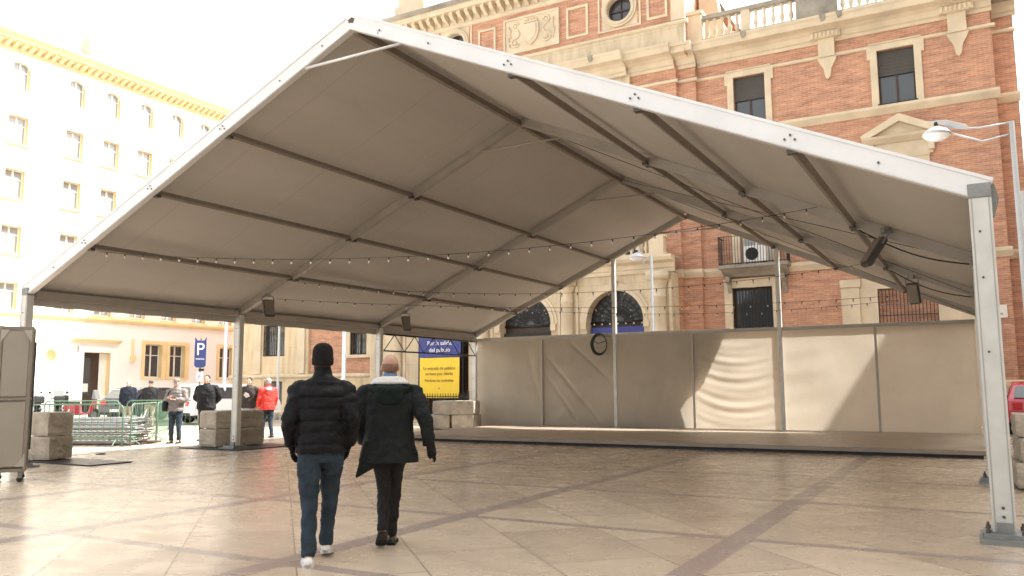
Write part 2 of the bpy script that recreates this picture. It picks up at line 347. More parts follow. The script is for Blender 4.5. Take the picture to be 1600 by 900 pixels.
        o = bpy.data.objects.new(name, me); COL.objects.link(o)
        if parent is not None: o.parent = parent
        if bevel:
            bv = o.modifiers.new('bevel', 'BEVEL'); bv.width = bevel; bv.segments = 2; bv.limit_method = 'ANGLE'
        return o
def tag(o, label=None, cat=None, group=None, kind=None):
    if label: o['label'] = label
    if cat: o['category'] = cat
    if group: o['group'] = group
    if kind: o['kind'] = kind
    return o
def thing(name, label, cat, loc=(0,0,0), rz=0, group=None):
    o = bpy.data.objects.new(name, None); COL.objects.link(o); o.location = loc; o.rotation_euler = (0, 0, rz)
    o.empty_display_size = .2
    return tag(o, label, cat, group)
def copy_tree(o, parent=None):
    c = o.copy(); COL.objects.link(c); c.parent = parent
    for ch in list(o.children): copy_tree(ch, c)
    return c
def text_mesh(name, body, size, mt, parent, loc, rot, depth=.004, align='CENTER'):
    cu = bpy.data.curves.new(name, 'FONT'); cu.body = body; cu.size = size; cu.extrude = depth; cu.align_x = align
    t = bpy.data.objects.new(name, cu); COL.objects.link(t)
    bpy.context.view_layer.update()
    me = bpy.data.meshes.new_from_object(t.evaluated_get(bpy.context.evaluated_depsgraph_get()))
    COL.objects.unlink(t); bpy.data.objects.remove(t)
    me.materials.clear(); me.materials.append(M_[mt])
    o = bpy.data.objects.new(name, me); COL.objects.link(o); o.parent = parent; o.location = loc; o.rotation_euler = rot
    return o

# ------------------------------------------------------------------ setting: ground
g = MB().add([(-400, -400, -.02), (400, -400, -.02), (400, 400, -.02), (-400, 400, -.02)], [(0, 1, 2, 3)]).build('ground', 'street'); tag(g, kind='structure')
g = MB().add([(-9.5, -40, 0), (60, -40, 0), (60, 40, 0), (-9.5, 40, 0)], [(0, 1, 2, 3)]).build('plaza', 'floor'); tag(g, kind='structure')
g = MB().box(-9.8, -40, -.05, -9.52, 40, .004).build('kerb', 'concrete'); tag(g, kind='structure')
g = MB().box(-26.98, -60, -.1, -23.2, 60, .11).build('pavement', 'lime_wall'); tag(g, kind='structure')

# ------------------------------------------------------------------ the marquee
W, BL, H, RI = 15.44, 5.37, 3.205, 3.436
FY = [.24, 5.37, 10.74, 16.11]
FR = [0, .2111, .4359, .6586, 1]
def rf(x):  # underside height of rafters at x
    t = min(x, W-x)/(W/2); return H + RI*t
tent = thing('marquee', 'big open-sided white marquee with grey canvas roof on aluminium frames', 'marquee', (W/2, 8.2, 0))
TL = tent.location
def tp(mb, name, mt, smooth=False, bevel=0, parent=None):
    return mb.build(name, mt, tent if parent is None else parent, smooth, bevel, sub=TL)
sl = math.atan2(RI, W/2)
for fi, y in enumerate(FY):
    front = fi == 0
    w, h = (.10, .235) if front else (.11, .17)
    for side in (0, 1):
        mb = MB()
        a = Vector((-.12, y, rf(0) - .12*RI/(W/2))); b = Vector((W/2, y, H+RI))
        if side: a.x = W + .12
        nrm = Vector((-sin(sl) if side == 0 else sin(sl), 0, cos(sl)))
        mb.beam(a + nrm*h/2, b + nrm*h/2, w, h, nrm)
        # extruded profile lip
        mb.beam(a + nrm*(h-.02) + Vector((0, -w/2-.006, 0)), b + nrm*(h-.02) + Vector((0, -w/2-.006, 0)), .012, .03, nrm)
        mb.beam(a + nrm*.02 + Vector((0, -w/2-.006, 0)), b + nrm*.02 + Vector((0, -w/2-.006, 0)), .012, .022, nrm)
        if front:
            mb.mi = 1
            for fr in (.1, .2111, .4359, .6586, .82, .93):
                x = W/2*fr; z = rf(x)+.10; x = W-x if side else x
                for q in (((0, 0),) if fr in (.1, .82, .93) else ((-.045, .0), (.06, -.015), (.015, .04))):
                    mb.tube([(x+q[0], y-w/2-.012, z+q[1]), (x+q[0], y-w/2-.024, z+q[1])], .013, 8)
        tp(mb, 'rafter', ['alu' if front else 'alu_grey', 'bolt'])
    # posts
    for side in (0, 1):
        x = -.09 if side == 0 else W + .09
        if side == 1 and fi == 0: pass
        mb = MB().box(x-.095, y-.065, .04, x+.095, y+.065, H + .10)
        mb.mi = 1
        for gx in (-.072, .072): mb.box(x+gx-.006, y-.069, .04, x+gx+.006, y-.065, H + .08)
        mb.mi = 2
        for z in (.22, .30): mb.tube([(x, y-.066, z), (x, y-.078, z)], .014, 8)
        for z in (1.72, 2.42, 2.86): mb.tube([(x-.02, y-.066, z), (x-.02, y-.074, z)], .012, 8)
        tp(mb, 'post', ['alu_post', 'alu_grey', 'bolt'])
        mb = MB().box(x-.24 if side == 0 else x-.20, y-.30, 0, x+.24 if side == 0 else x+.36, y+.28, .045); mb.box(x-.17, y-.22, .045, x+.3*side+.17*(1-side)+.02, y+.18, .085)
        mb.mi = 1
        for bx, by in ((-.13, -.17), (.15, -.17), (-.13, .13), (.15, .13)): mb.lathe((x+bx, y+by, .085), [(.022, 0), (.022, .03), (.012, .03), (.012, .06)], 8)
        mb.mi = 0; mb.box(x-.06, y-.10, .085, x+.06, y-.068, .17)
        tp(mb, 'base_plate', ['galv', 'bolt'])
        # corner knuckle
        mb = MB(); mb.box(x-.10, y-.075, H-.02, x+.10, y+.075, H+.12)
        mb.prism([(x-.09, H-.06), (x+.11, H-.2), (x+.16, H-.02), (x+.13, H+.13), (x-.06, H+.20)] if side else [(x+.09, H-.06), (x-.11, H-.2), (x-.16, H-.02), (x-.13, H+.13), (x+.06, H+.20)], y+.066, y+.12)
        tp(mb, 'corner_joint', 'galv', bevel=.006)
    # apex plates, tie bar, bolts
    mb = MB(); ax = W/2; az = H+RI
    mb.prism([(ax-.5, az-.215), (ax, az+.005), (ax+.5, az-.215), (ax+.5, az-.13), (ax, az+.10), (ax-.5, az-.13)], y-w/2-.013, y-w/2-.003)
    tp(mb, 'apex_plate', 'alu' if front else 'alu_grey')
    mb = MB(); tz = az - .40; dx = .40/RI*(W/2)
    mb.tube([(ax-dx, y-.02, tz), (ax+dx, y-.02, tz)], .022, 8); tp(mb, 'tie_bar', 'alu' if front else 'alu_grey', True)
# purlins between frames
for i in range(3):
    y0, y1 = FY[i]+.05, FY[i+1]-.055
    for fr in FR[1:4]:
        for side in (0, 1):
            x = W/2*fr; x = W-x if side else x
            mb = MB().beam((x, y0, rf(x)+.05), (x, y1, rf(x)+.05), .06, .09, (-sin(sl)*(1-2*side), 0, cos(sl))); mb.mi = 1
            for yy in (y0+.04, y1-.04): mb.box(x-.05, yy-.045, rf(x)-.03, x+.05, yy+.045, rf(x)+.02)
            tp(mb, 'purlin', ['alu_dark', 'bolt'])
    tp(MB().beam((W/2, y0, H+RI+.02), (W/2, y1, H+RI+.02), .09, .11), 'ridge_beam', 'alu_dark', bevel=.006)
    for side in (0, 1):
        x = -.09 if side == 0 else W+.09
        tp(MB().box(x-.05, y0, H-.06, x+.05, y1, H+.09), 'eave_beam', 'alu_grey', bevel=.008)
        # valance hanging under the eave
        mb = MB(); vs = []; n = 40; xx = x-.09 if side == 0 else x+.09
        for k in range(n+1):
            yy = y0+(y1-y0)*k/n; wv = .006*sin(k*1.7+i)
            vs += [(xx+wv, yy, H-.20+.006*sin(k*.9)), (xx, yy, H+.14)]
        mb.add(vs, [(2*k, 2*k+2, 2*k+3, 2*k+1) for k in range(n)]); mb.add([(v[0]+.004, v[1], v[2]) for v in vs], [(2*k, 2*k+1, 2*k+3, 2*k+2) for k in range(n)])
        tp(mb, 'valance', 'roof_fabric')
# roof fabric: one sheet per bay and slope, sagging slightly between frames
for i in range(3):
    y0, y1 = FY[i] - (.05 if i == 0 else 0), FY[i+1] + (.06 if i == 2 else 0)
    for side in (0, 1):
        nx, ny = 48, 24; top = []; bot = []
        for a in range(nx+1):
            for b in range(ny+1):
                u = a/nx; v = b/ny
                x = -.18 + (W/2+.18)*u; z = H + RI*x/(W/2) + .185
                pf = 0
                for q in range(4):
                    if FR[q] <= u <= FR[q+1]: pf = sin(pi*(u-FR[q])/(FR[q+1]-FR[q]))
                z -= .055*sin(pi*v)*pf + .006*sin(9*u+5*v+i)*sin(7*v)
                if u == 1: z = H+RI+.185
                X = W-x if side else x
                bot.append((X, y0+(y1-y0)*v, z)); top.append((X, y0+(y1-y0)*v, z+.006))
        fs = [(a*(ny+1)+b, (a+1)*(ny+1)+b, (a+1)*(ny+1)+b+1, a*(ny+1)+b+1) for a in range(nx) for b in range(ny)]
        mb = MB().add(bot, fs).add(top, fs)
        tp(mb, 'roof_sheet', 'roof_fabric', True)
# rear gable posts and rail
for x in (5.25, 10.44):
    tp(MB().box(x-.06, 16.11-.07, .03, x+.06, 16.11+.07, rf(x)+.02), 'gable_post', 'alu_post', bevel=.008)
for x in (2.63, 7.83, 13.0):
    tp(MB().box(x-.03, 16.0, .03, x+.03, 16.04, 3.0), 'wall_stay', 'alu_grey', bevel=.005)
tp(MB().box(.02, 16.065, 3.0, W-.02, 16.145, 3.12), 'wall_rail', 'alu_grey', bevel=.005)
tp(MB().box(.02, 16.085, .02, W-.02, 16.135, .07), 'wall_rail', 'alu_grey')
XS = [.03, 2.63, 5.19, 7.83, 10.38, 13.0, 15.42]
for i in range(6):
    x0, x1 = XS[i]+.015, XS[i+1]-.015; nx, nz = 90, 70; vs = []
    for a in range(nx+1):
        for b in range(nz+1):
            u, v = a/nx, b/nz
            ed = sin(pi*u)**.5*min(1, 6*v)*min(1, 5*(1-v)) if 0 < u < 1 else 0
            y = .012*sin(3*u*pi+i)*ed
            sag = 4*u*(1-u)
            if i == 3: y += ed*(.012*sin(38*(v + .13*sag*(.4+v) + .05*u) + sin(5*u)*.6) + .009*sin(71*(v+.10*sag)+3*u+sin(9*v)))*(.5+.5*sin(3*v+u*2)+.25)
            if i == 4: y += ed*(.010*sin(30*(v+.10*(1-u)**2)+sin(6*u))*max(0, 1-1.5*u) + .008*sin(10*v+5*u))
            if i == 1:
                for c, sl_, ww in ((.15, 1.05, .035), (.32, .9, .03), (-.35, 1.3, .04)):
                    d = (u + c - (1-v)*sl_); y += .045*math.exp(-(d/ww)**2)*ed
                y += .01*sin(24*(v-.8*u))*ed
            if i == 0:
                d = (u - .75 - .3*(1-v)); y += .03*math.exp(-(d/.04)**2)*ed; y += .012*sin(22*(v+.5*u))*ed*u
            if i in (2, 5): y += ed*(.010*sin(17*(v+.25*u+.1*i))+.006*sin(31*(u-.4*v)))
            z = .04 + (3.02-.04)*v
            if b == 0: z += .03*sin(pi*u)
            vs.append((x0+(x1-x0)*u, 16.06+y, z))
    fs = [(a*(nz+1)+b, (a+1)*(nz+1)+b, (a+1)*(nz+1)+b+1, a*(nz+1)+b+1) for a in range(nx) for b in range(nz)]
    tp(MB().add(vs, fs), 'wall_panel', 'wall_fabric', True)
# truss between the last two left posts, cable bracing
mb = MB(); y0, y1 = 10.85, 16.0; n = 5
mb.tube([(0, y0, 2.52), (0, y1, 2.52)], .022); mb.tube([(0, y0, 3.02), (0, y1, 3.02)], .022)
for k in range(n):
    ya, yb = y0+(y1-y0)*k/n, y0+(y1-y0)*(k+1)/n; ym = (ya+yb)/2
    mb.tube([(0, ya, 2.52), (0, ym, 3.02)], .014); mb.tube([(0, ym, 3.02), (0, yb, 2.52)], .014)
tp(mb, 'side_truss', 'dark_metal', True)
for (a, b) in (((W/2, FY[1]), (W, FY[2])), ((W/2, FY[2]), (W, FY[1])), ((W/2, FY[2]), (W, FY[3]))):
    tp(MB().tube([(a[0]+.0, a[1], rf(a[0])+.06), (b[0], b[1], rf(b[0])+.06)], .006, 5), 'bracing_cable', 'dark_metal')
for y in (FY[1], FY[2]):   # short cable loops near the right eave
    tp(MB().tube([(13.9+.15*k, y-.12, rf(13.9+.15*k)-.02-.12*sin(pi*k/10)) for k in range(11)], .012, 6), 'power_cable', 'black')

# ------------------------------------------------------------------ festoon strings
def festoon(a, b, sag, label, nb):
    a, b = Vector(a), Vector(b)
    t = thing('festoon_string', label, 'string lights', tuple(a), 0, 'bulb strings slung under the marquee roof')
    def P(u): return a.lerp(b, u) - Vector((0, 0, sag*4*u*(1-u))) - a
    MB().tube([P(k/40) for k in range(41)], .005, 5).build('cable', 'cable_grey', t)
    global BULB
    for k in range(nb):
        p = P((k+.5)/nb)
        if BULB is None:
            m_ = MB().lathe((0, 0, -.045), [(.010, 0), (.014, .02), (.010, .045)], 7); m_.mi = 1; m_.ball((0, 0, -.066), .019, .019, .024, 8, 6); BULB = o = m_.build('bulb', ['cable_grey', 'bulb'], t, True)
        else: o = BULB.copy(); COL.objects.link(o); o.parent = t
        o.location = p
BULB = None
festoon((1.65, .45, 3.9), (13.3, 5.2, 4.3), .42, 'string of bulbs nearest the open front, from the front left rafter', 36)
festoon((1.65, 5.5, 3.9), (13.3, 10.6, 4.05), .45, 'middle string of bulbs starting at the second left rafter', 36)
festoon((1.65, 10.9, 3.9), (14.2, 15.9, 3.75), .4, 'rearmost string of bulbs, in front of the arched doorways', 34)
festoon((.9, 5.6, 3.55), (13.8, 13.0, 3.55), .25, 'lowest string of bulbs crossing in front of the brick facade', 36)

# ------------------------------------------------------------------ heaters / floodlights under rafters
def heater(loc, rz, label, tilt, sc=1.1):
    t = thing('patio_heater', label, 'heater', loc, rz, 'grey heaters clamped under the marquee rafters')
    rot = Matrix.Rotation(tilt, 4, 'X'); t.scale = (sc, sc, sc)
    def bx(mb, x0, y0, z0, x1, y1, z1):
        t0 = MB().box(x0, y0, z0, x1, y1, z1); mb.add([rot @ Vector(v) for v in t0.v], t0.f)
    b = MB(); bx(b, -.11, -.04, -.52, .11, .05, -.10); b.build('housing', 'heater_grey', t, bevel=.03)
    gr = MB(); bx(gr, -.09, -.052, -.49, .09, -.041, -.14); gr.build('emitter_plate', 'alu_dark', t)
    br = MB(); br.tube([rot @ Vector((-.12, 0, -.2)), rot @ Vector((-.12, 0, -.02)), (0, 0, .02), rot @ Vector((.12, 0, -.02)), rot @ Vector((.12, 0, -.2))], .012, 6); br.box(-.05, -.05, -.02, .05, .05, .05)
    br.build('bracket', 'galv', t)
heater((.95, 5.25, 3.58), R(60), 'grey heater under the second left rafter, nearest the left side', R(-28))
heater((.95, 10.6, 3.58), R(60), 'grey heater under the third left rafter, above the bald man', R(-22))
heater((14.3, 5.22, 3.80), R(-60), 'larger-looking grey heater under the right roof slope near the front post', R(-34), 1.25)
heater((14.3, 10.6, 3.68), R(-20), 'small grey heater hanging before the barred window on the right', R(14))

# cable coil hung on the rear wall
mb = MB()
for k in range(5):
    rr = .27 + .015*k
    mb.tube([(rr*.86*cos(2*pi*q/36), -.02*k+.01*sin(q), rr*1.08*sin(2*pi*q/36)) for q in range(37)], .013, 6)
mb.tube([(-.2, -.03, .12), (-.05, -.04, .02), (.08, -.04, .06), (.22, -.03, .1)], .012, 6)
c = mb.build('cable_coil', 'plant'); c.data.materials.clear(); c.data.materials.append(mat('dark_green_hose', (.03, .045, .03), .5)); c.location = (4.78, 15.97, 2.78)
tag(c, 'round coil of dark cable hanging on the cream canvas wall', 'cable coil')

# ------------------------------------------------------------------ stage platform
st = thing('stage_platform', 'low wooden stage deck along the canvas rear wall', 'stage', (8.2, 12.8, 0))
def sp(mb, n, m, bevel=0): return mb.build(n, m, st, bevel=bevel, sub=st.location)
for k in range(6):
    x0 = 1.2 + k*2.375
    for j in range(5):
        y0 = 9.62 + j*1.26
        sp(MB().box(x0+.004, y0+.004, .12, x0+2.371, min(y0+1.256, 15.95), .155), 'deck_board', 'deck')
sp(MB().box(1.2, 9.585, .07, 15.45, 9.615, .158), 'front_edge', 'deck_edge', .004)
sp(MB().box(1.165, 9.585, .07, 1.195, 15.95, .158), 'side_edge', 'deck_edge')
mb = MB()
for k in range(13):
    for j in range(4): mb.box(1.4+k*1.15, 9.8+j*1.9, 0, 1.48+k*1.15, 9.9+j*1.9, .12)
mb.box(1.22, 9.70, 0.0, 15.4, 9.73, .07)
sp(mb, 'substructure', 'dark_metal')

# unseen boards added behind the canvas, shaped to keep sun off its left part
ps = thing('sun_block_boards', 'unseen stack of boards added behind the canvas wall to shade its left half', 'sun blocker', (3.95, 16.17, 0))
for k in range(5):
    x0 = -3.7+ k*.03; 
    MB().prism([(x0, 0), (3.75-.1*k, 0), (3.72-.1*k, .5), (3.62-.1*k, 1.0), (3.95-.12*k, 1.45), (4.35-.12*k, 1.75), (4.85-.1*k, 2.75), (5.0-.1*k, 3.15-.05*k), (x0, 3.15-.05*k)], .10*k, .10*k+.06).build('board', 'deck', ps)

# ------------------------------------------------------------------ facade helpers (local: u along x, outside is -y)
def wall(mb, u0, u1, z0, z1, y, holes, rev=None, depth=.3):
    us = sorted({u0, u1, *[h[0] for h in holes], *[h[1] for h in holes]}); zs = sorted({z0, z1, *[h[2] for h in holes], *[h[3] for h in holes]})
    us = [u for u in us if u0 <= u <= u1]; zs = [z for z in zs if z0 <= z <= z1]
    for i in range(len(us)-1):
        for j in range(len(zs)-1):
            cu, cz = (us[i]+us[i+1])/2, (zs[j]+zs[j+1])/2
            if any(h[0] < cu < h[1] and h[2] < cz < h[3] for h in holes): continue
            mb.add([(us[i], y, zs[j]), (us[i+1], y, zs[j]), (us[i+1], y, zs[j+1]), (us[i], y, zs[j+1])], [(0, 1, 2, 3)])
    rv = mb
    if rev: mb.mi = 1
    for h in holes:
        a, b, c, d = h[:4]; y1 = y+depth
        rv.add([(a, y, c), (a, y1, c), (a, y1, d), (a, y, d)], [(0, 1, 2, 3)]); rv.add([(b, y, c), (b, y1, c), (b, y1, d), (b, y, d)], [(3, 2, 1, 0)])
        rv.add([(a, y, c), (b, y, c), (b, y1, c), (a, y1, c)], [(0, 1, 2, 3)])
        if len(h) < 5: rv.add([(a, y, d), (b, y, d), (b, y1, d), (a, y1, d)], [(3, 2, 1, 0)])
    mb.mi = 0
def arch_fill(mb, a, b, top, y, depth, n=16, rise=None):
    """spandrels and soffit for an arched head whose crown touches z=top"""
    r = (b-a)/2; cx = (a+b)/2; rz = rise or r; zs = top-rz
    P = [(cx+r*cos(pi-pi*i/n), zs+rz*sin(pi*i/n)) for i in range(n+1)]
    for i in range(n):
        p, q = P[i], P[i+1]
        mb.add([(p[0], y, p[1]), (q[0], y, q[1]), (q[0], y, top), (p[0], y, top)], [(0, 1, 2, 3)])
        mb.add([(p[0], y, p[1]), (p[0], y+depth, p[1]), (q[0], y+depth, q[1]), (q[0], y, q[1])], [(0, 1, 2, 3)])
def circ_fill(mb, cx, cz, r, half, y, depth, n=32):
    """square hole (half side) filled down to a round one"""
    for i in range(n):
        a, b = 2*pi*i/n, 2*pi*(i+1)/n
        def sq(t):
            k = half/max(abs(cos(t)), abs(sin(t))); return (cx+k*cos(t), cz+k*sin(t))
        p, q, P, Q = (cx+r*cos(a), cz+r*sin(a)), (cx+r*cos(b), cz+r*sin(b)), sq(a), sq(b)
        mb.add([(p[0], y, p[1]), (P[0], y, P[1]), (Q[0], y, Q[1]), (q[0], y, q[1])], [(0, 1, 2, 3)])
        mb.add([(p[0], y, p[1]), (p[0], y+depth, p[1]), (q[0], y+depth, q[1]), (q[0], y, q[1])], [(0, 1, 2, 3)])
def moulding(mb, u0, u1, y, z0, prof):
    """horizontal moulding: profile list of (projection, height) from the bottom"""
    poly = [(y+.02, z0)] + [(y-p, z0+h) for p, h in prof] + [(y+.02, z0+prof[-1][1])]
    mb.prism(poly, u0, u1, 'yz')
def surround(mb, a, b, c, d, y, w=.25, p=.09, ears=True, sill=False):
    mb.box(a-w, y-p, c, a, y+.03, d); mb.box(b, y-p, c, b+w, y+.03, d)
    e = .10 if ears else 0
    mb.box(a-w-e, y-p-.004, d, b+w+e, y+.03, d+w*.95)
    if ears: mb.box(a-w-e, y-p-.002, d-.30, a-w+.001, y+.03, d-.001); mb.box(b+w-.001, y-p-.002, d-.30, b+w+e, y+.03, d-.001)
    mb.box(a-w-.02, y-p-.04, d+w*.95, b+w+.02, y+.03, d+w*.95+.06)
def casement(root, a, b, c, d, y, frame='wood_dark', pane='glass', bars=1, blind=0, fw=.07):
    f = MB()
    f.box(a, y, c, a+fw, y+.06, d); f.box(b-fw, y, c, b, y+.06, d); f.box(a+fw, y, d-fw, b-fw, y+.06, d); f.box(a+fw, y, c, b-fw, y+.06, c+fw)
    for k in range(bars):
        x = a+(b-a)*(k+1)/(bars+1); f.box(x-fw*.6, y-.01, c+fw, x+fw*.6, y+.05, d-fw)
    w = f.build('window', frame, root)
    MB().box(a+fw*.5, y+.03, c+fw*.5, b-fw*.5, y+.04, d-fw*.5).build('pane', pane, w)
    if blind:
        z = d-(d-c)*blind; m = MB()
        n = 14
        for k in range(n): m.box(a+.01, y-.05+.006*(k % 2), z+(d-z)*k/n, b-.01, y-.035, z+(d-z)*(k+1)/n-.004)
        m.build('blind', 'blind', w)
    return w
def grille(root, a, b, c, d, y, n, rows=3, mt='dark_metal'):
    m = MB()
    for k in range(n+1):
        x = a+(b-a)*k/n; m.box(x-.012, y-.012, c, x+.012, y+.012, d)
    for k in range(rows+1):
        z = c+(d-c)*k/rows; m.box(a, y-.016, z-.014, b, y-.0125, z+.014)
    return m.build('window_grille', mt, root)
def balusters(root, u0, u1, z0, h, y, step=.28, mt='stone_plain', name='baluster'):
    n = max(1, int((u1-u0)/step)); prof = [(.05, 0), (.085, .04), (.05, .09), (.045, .14), (.095, .30), (.10, .38), (.06, .55), (.045, .68), (.07, .74), (.045, .80), (.08, .92), (.08, 1)]
    proto = None
    for k in range(n):
        x = u0+(u1-u0)*(k+.5)/n
        if proto is None:
            proto = MB().lathe((0, 0, 0), [(r, z*h) for r, z in prof], 10).build(name, mt, root, True)
            o = proto
        else:
            o = proto.copy(); COL.objects.link(o)
        o.location = (x, y, z0)

# ------------------------------------------------------------------ brick palace
BB = thing('brick_palace', 'orange brick palace with cream stone trim, arched stone porch and rooftop balustrade', 'building', (0, 24, 0))
def bp_(mb, name, mt, smooth=False, parent=None, bevel=0): return mb.build(name, mt, parent or BB, smooth, bevel)
YW = 0.0      # right wing plane (local y)
YP = -1.0     # central pavilion plane
TOPC = 15.05
# right wing
wins_up = [(7.45, 8.7), (12.85, 14.1)]
holes = [(a, b, 11.78, 13.9) for a, b in wins_up] + [(a+.05, b-.05, 6.25, 9.35) for a, b in wins_up] + [(7.1, 8.65, 2.3, 5.27)]
mb = MB(); wall(mb, 5.95, 16.6, 0, TOPC, YW, holes, depth=.28)
mb.add([(16.6, YW, 0), (16.6, YW+.8, 0), (16.6, YW+.8, TOPC), (16.6, YW, TOPC)], [(0, 1, 2, 3)])
wall(mb, 16.6, 17.3, 0, TOPC, YW+.8, [])
mb.add([(5.95, YW, 0), (5.95, YW-.25, 0), (5.95, YW-.25, TOPC), (5.95, YW, TOPC)], [(0, 1, 2, 3)])
wall(mb, 5.2, 5.95, 0, TOPC, YW-.25, [])
mb.add([(5.2, YW-.25, 0), (5.2, YW-.5, 0), (5.2, YW-.5, TOPC), (5.2, YW-.25, TOPC)], [(0, 1, 2, 3)])
wall(mb, 3.2, 5.2, 0, TOPC, YW-.5, [])
# left wing above the beige base, attic of the pavilion
wall(mb, -15.3, -10.7, 2.0, TOPC, YW, [(-12.5, -11.4, 3.1, 4.25)], depth=.28)
wall(mb, -21.0, -15.3, 4.95, TOPC, YW, [], depth=.28)
att_holes = [(-6.25, -4.75, 16.95, 18.45), (2.1, 3.9-.1, 16.5, 18.2)]
oc = [(-5.5, 17.75), (2.95, 17.55)]
hl = [(cx-.8, cx+.8, cz-.8, cz+.8) for cx, cz in oc]
wall(mb, -9.0, 5.75, 16.3, 18.75, YP, hl, depth=.02)
# building sides and back so that it is a solid block
for (x, y0, y1, z1) in ((17.3, YW+.8, 14, TOPC), (-21.0, YW, 14, TOPC)):
    mb.add([(x, y0, 0), (x, y1, 0), (x, y1, z1), (x, y0, z1)], [(0, 1, 2, 3)])
wall(mb, -21, 17.3, 0, TOPC, 14, [])
mb.add([(-9, YP, 15), (-9, 9, 15), (-9, 9, 18.75), (-9, YP, 18.75)], [(0, 1, 2, 3)]); mb.add([(5.75, YP, 15), (5.75, 9, 15), (5.75, 9, 18.75), (5.75, YP, 18.75)], [(0, 1, 2, 3)])
wall(mb, -9, 5.75, 15, 18.75, 9, [])
bp_(mb, 'brick_wall', 'brick')
bp_(MB().box(-21, .1, TOPC, 17.3, 14, TOPC+.1), 'flat_roof', 'stone_grey')
# stone body of the pavilion
mb = MB(); wall(mb, -10.7, 3.2, 6.3, TOPC, YP+.35, [])
mb.add([(3.2, YP+.35, 0), (3.2, YP+.5, 0), (3.2, YP+.5, TOPC), (3.2, YP+.35, TOPC)], [(0, 1, 2, 3)])
mb.add([(-10.7, YP+.35, 0), (-10.7, YW, 0), (-10.7, YW, TOPC), (-10.7, YP+.35, TOPC)], [(0, 1, 2, 3)])
wall(mb, -10.7, -9.2, 0, 6.3, YP+.35, [])
bp_(mb, 'stone_wall', 'stone')
# attic stone course
mb = MB(); mb.box(-9.05, YP-.08, 15.35, 5.8, YP+.05, 16.30); bp_(mb, 'attic_base', 'stone')
mb = MB(); moulding(mb, -9.15, 5.95, YP-.02, 16.26, [(.10, 0), (.16, .05), (.16, .12), (.08, .16)]); bp_(mb, 'attic_ledge', 'stone_plain')
# main cornice (wing, strip, pavilion)
PROF = [(.06, 0), (.06, .12), (.14, .16), (.20, .34), (.30, .40), (.36, .44), (.70, .50), (.74, .70), (.80, .78), (.80, .86)]
for (a, b, y) in ((6.0, 16.65, YW), (5.15, 6.0, YW-.25), (3.15, 5.15, YW-.5), (-9.2, 3.15, YP+.2), (-21.1, -9.2, YW)):
    mb = MB(); moulding(mb, a, b, y, 14.62, PROF); bp_(mb, 'cornice', 'stone_plain')
mb = MB(); moulding(mb, 16.65, 17.4, YW+.8, 14.62, PROF); bp_(mb, 'cornice', 'stone_plain')
# dark weathered drips along the cornice edge
for x in (8.1, 11.1, 11.7, -1.2, 1.8, 15.0):
    y = YW-.8 if x > 6 else YP+.2-.8
    bp_(MB().prism([(x-.13, 15.49), (x+.13, 15.49), (x+.10, 15.34), (x+.04, 15.24), (x-.05, 15.2), (x-.10, 15.36)], y-.012, y+.02), 'gargoyle', 'stone_grey')
# thin string course under cornice, window string courses
def course(z, prof, name='string_course', lo=-21.0):
    for (a, b, y) in ((5.95, 16.6+.12, YW), (5.2-.08, 5.95+.08, YW-.25), (3.2, 5.2+.08, YW-.5), (lo, -10.7, YW)):
        mb = MB(); moulding(mb, a, b, y, z, prof); bp_(mb, name, 'stone_plain')
    mb = MB(); moulding(mb, 16.6, 17.35, YW+.8, z, prof); bp_(mb, name, 'stone_plain')
course(14.02, [(.04, 0), (.09, .03), (.09, .10), (.05, .14)])
course(11.42, [(.04, 0), (.08, .06), (.16, .16), (.20, .22), (.20, .32), (.05, .36)])
course(5.78, [(.04, 0), (.08, .06), (.14, .14), (.18, .2), (.18, .30), (.05, .34)])
# consoles hanging from the cornice
for x in (11.1, 15.55):
    mb = MB(); mb.box(x-.30, YW-.20, 14.02, x+.30, YW+.02, 14.75); mb.prism([(x-.36, 14.02), (x+.36, 14.02), (x+.30, 13.85), (x+.14, 13.55), (x+.10, 13.25), (x, 13.12), (x-.10, 13.25), (x-.14, 13.55), (x-.30, 13.85)], YW-.14, YW+.02)
    mb.box(x-.55, YW-.34, 14.74, x+.55, YW+.02, 14.98)
    for k in range(7): mb.box(x-.5+k*.15, YW-.40, 14.76, x-.42+k*.15, YW-.34, 14.96)
    bp_(mb, 'console', 'stone_plain', bevel=.01)
# upper windows
for a, b in wins_up:
    mb = MB(); surround(mb, a, b, 11.74, 13.9, YW); s = bp_(mb, 'window_surround', 'stone_plain', bevel=.012)
    casement(BB, a, b, 11.82, 13.88, YW+.16, bars=1, blind=.46)
    bp_(MB().box(a-.05, YW-.14, 11.74, b+.05, YW+.15, 11.81), 'window_sill', 'dark_metal')
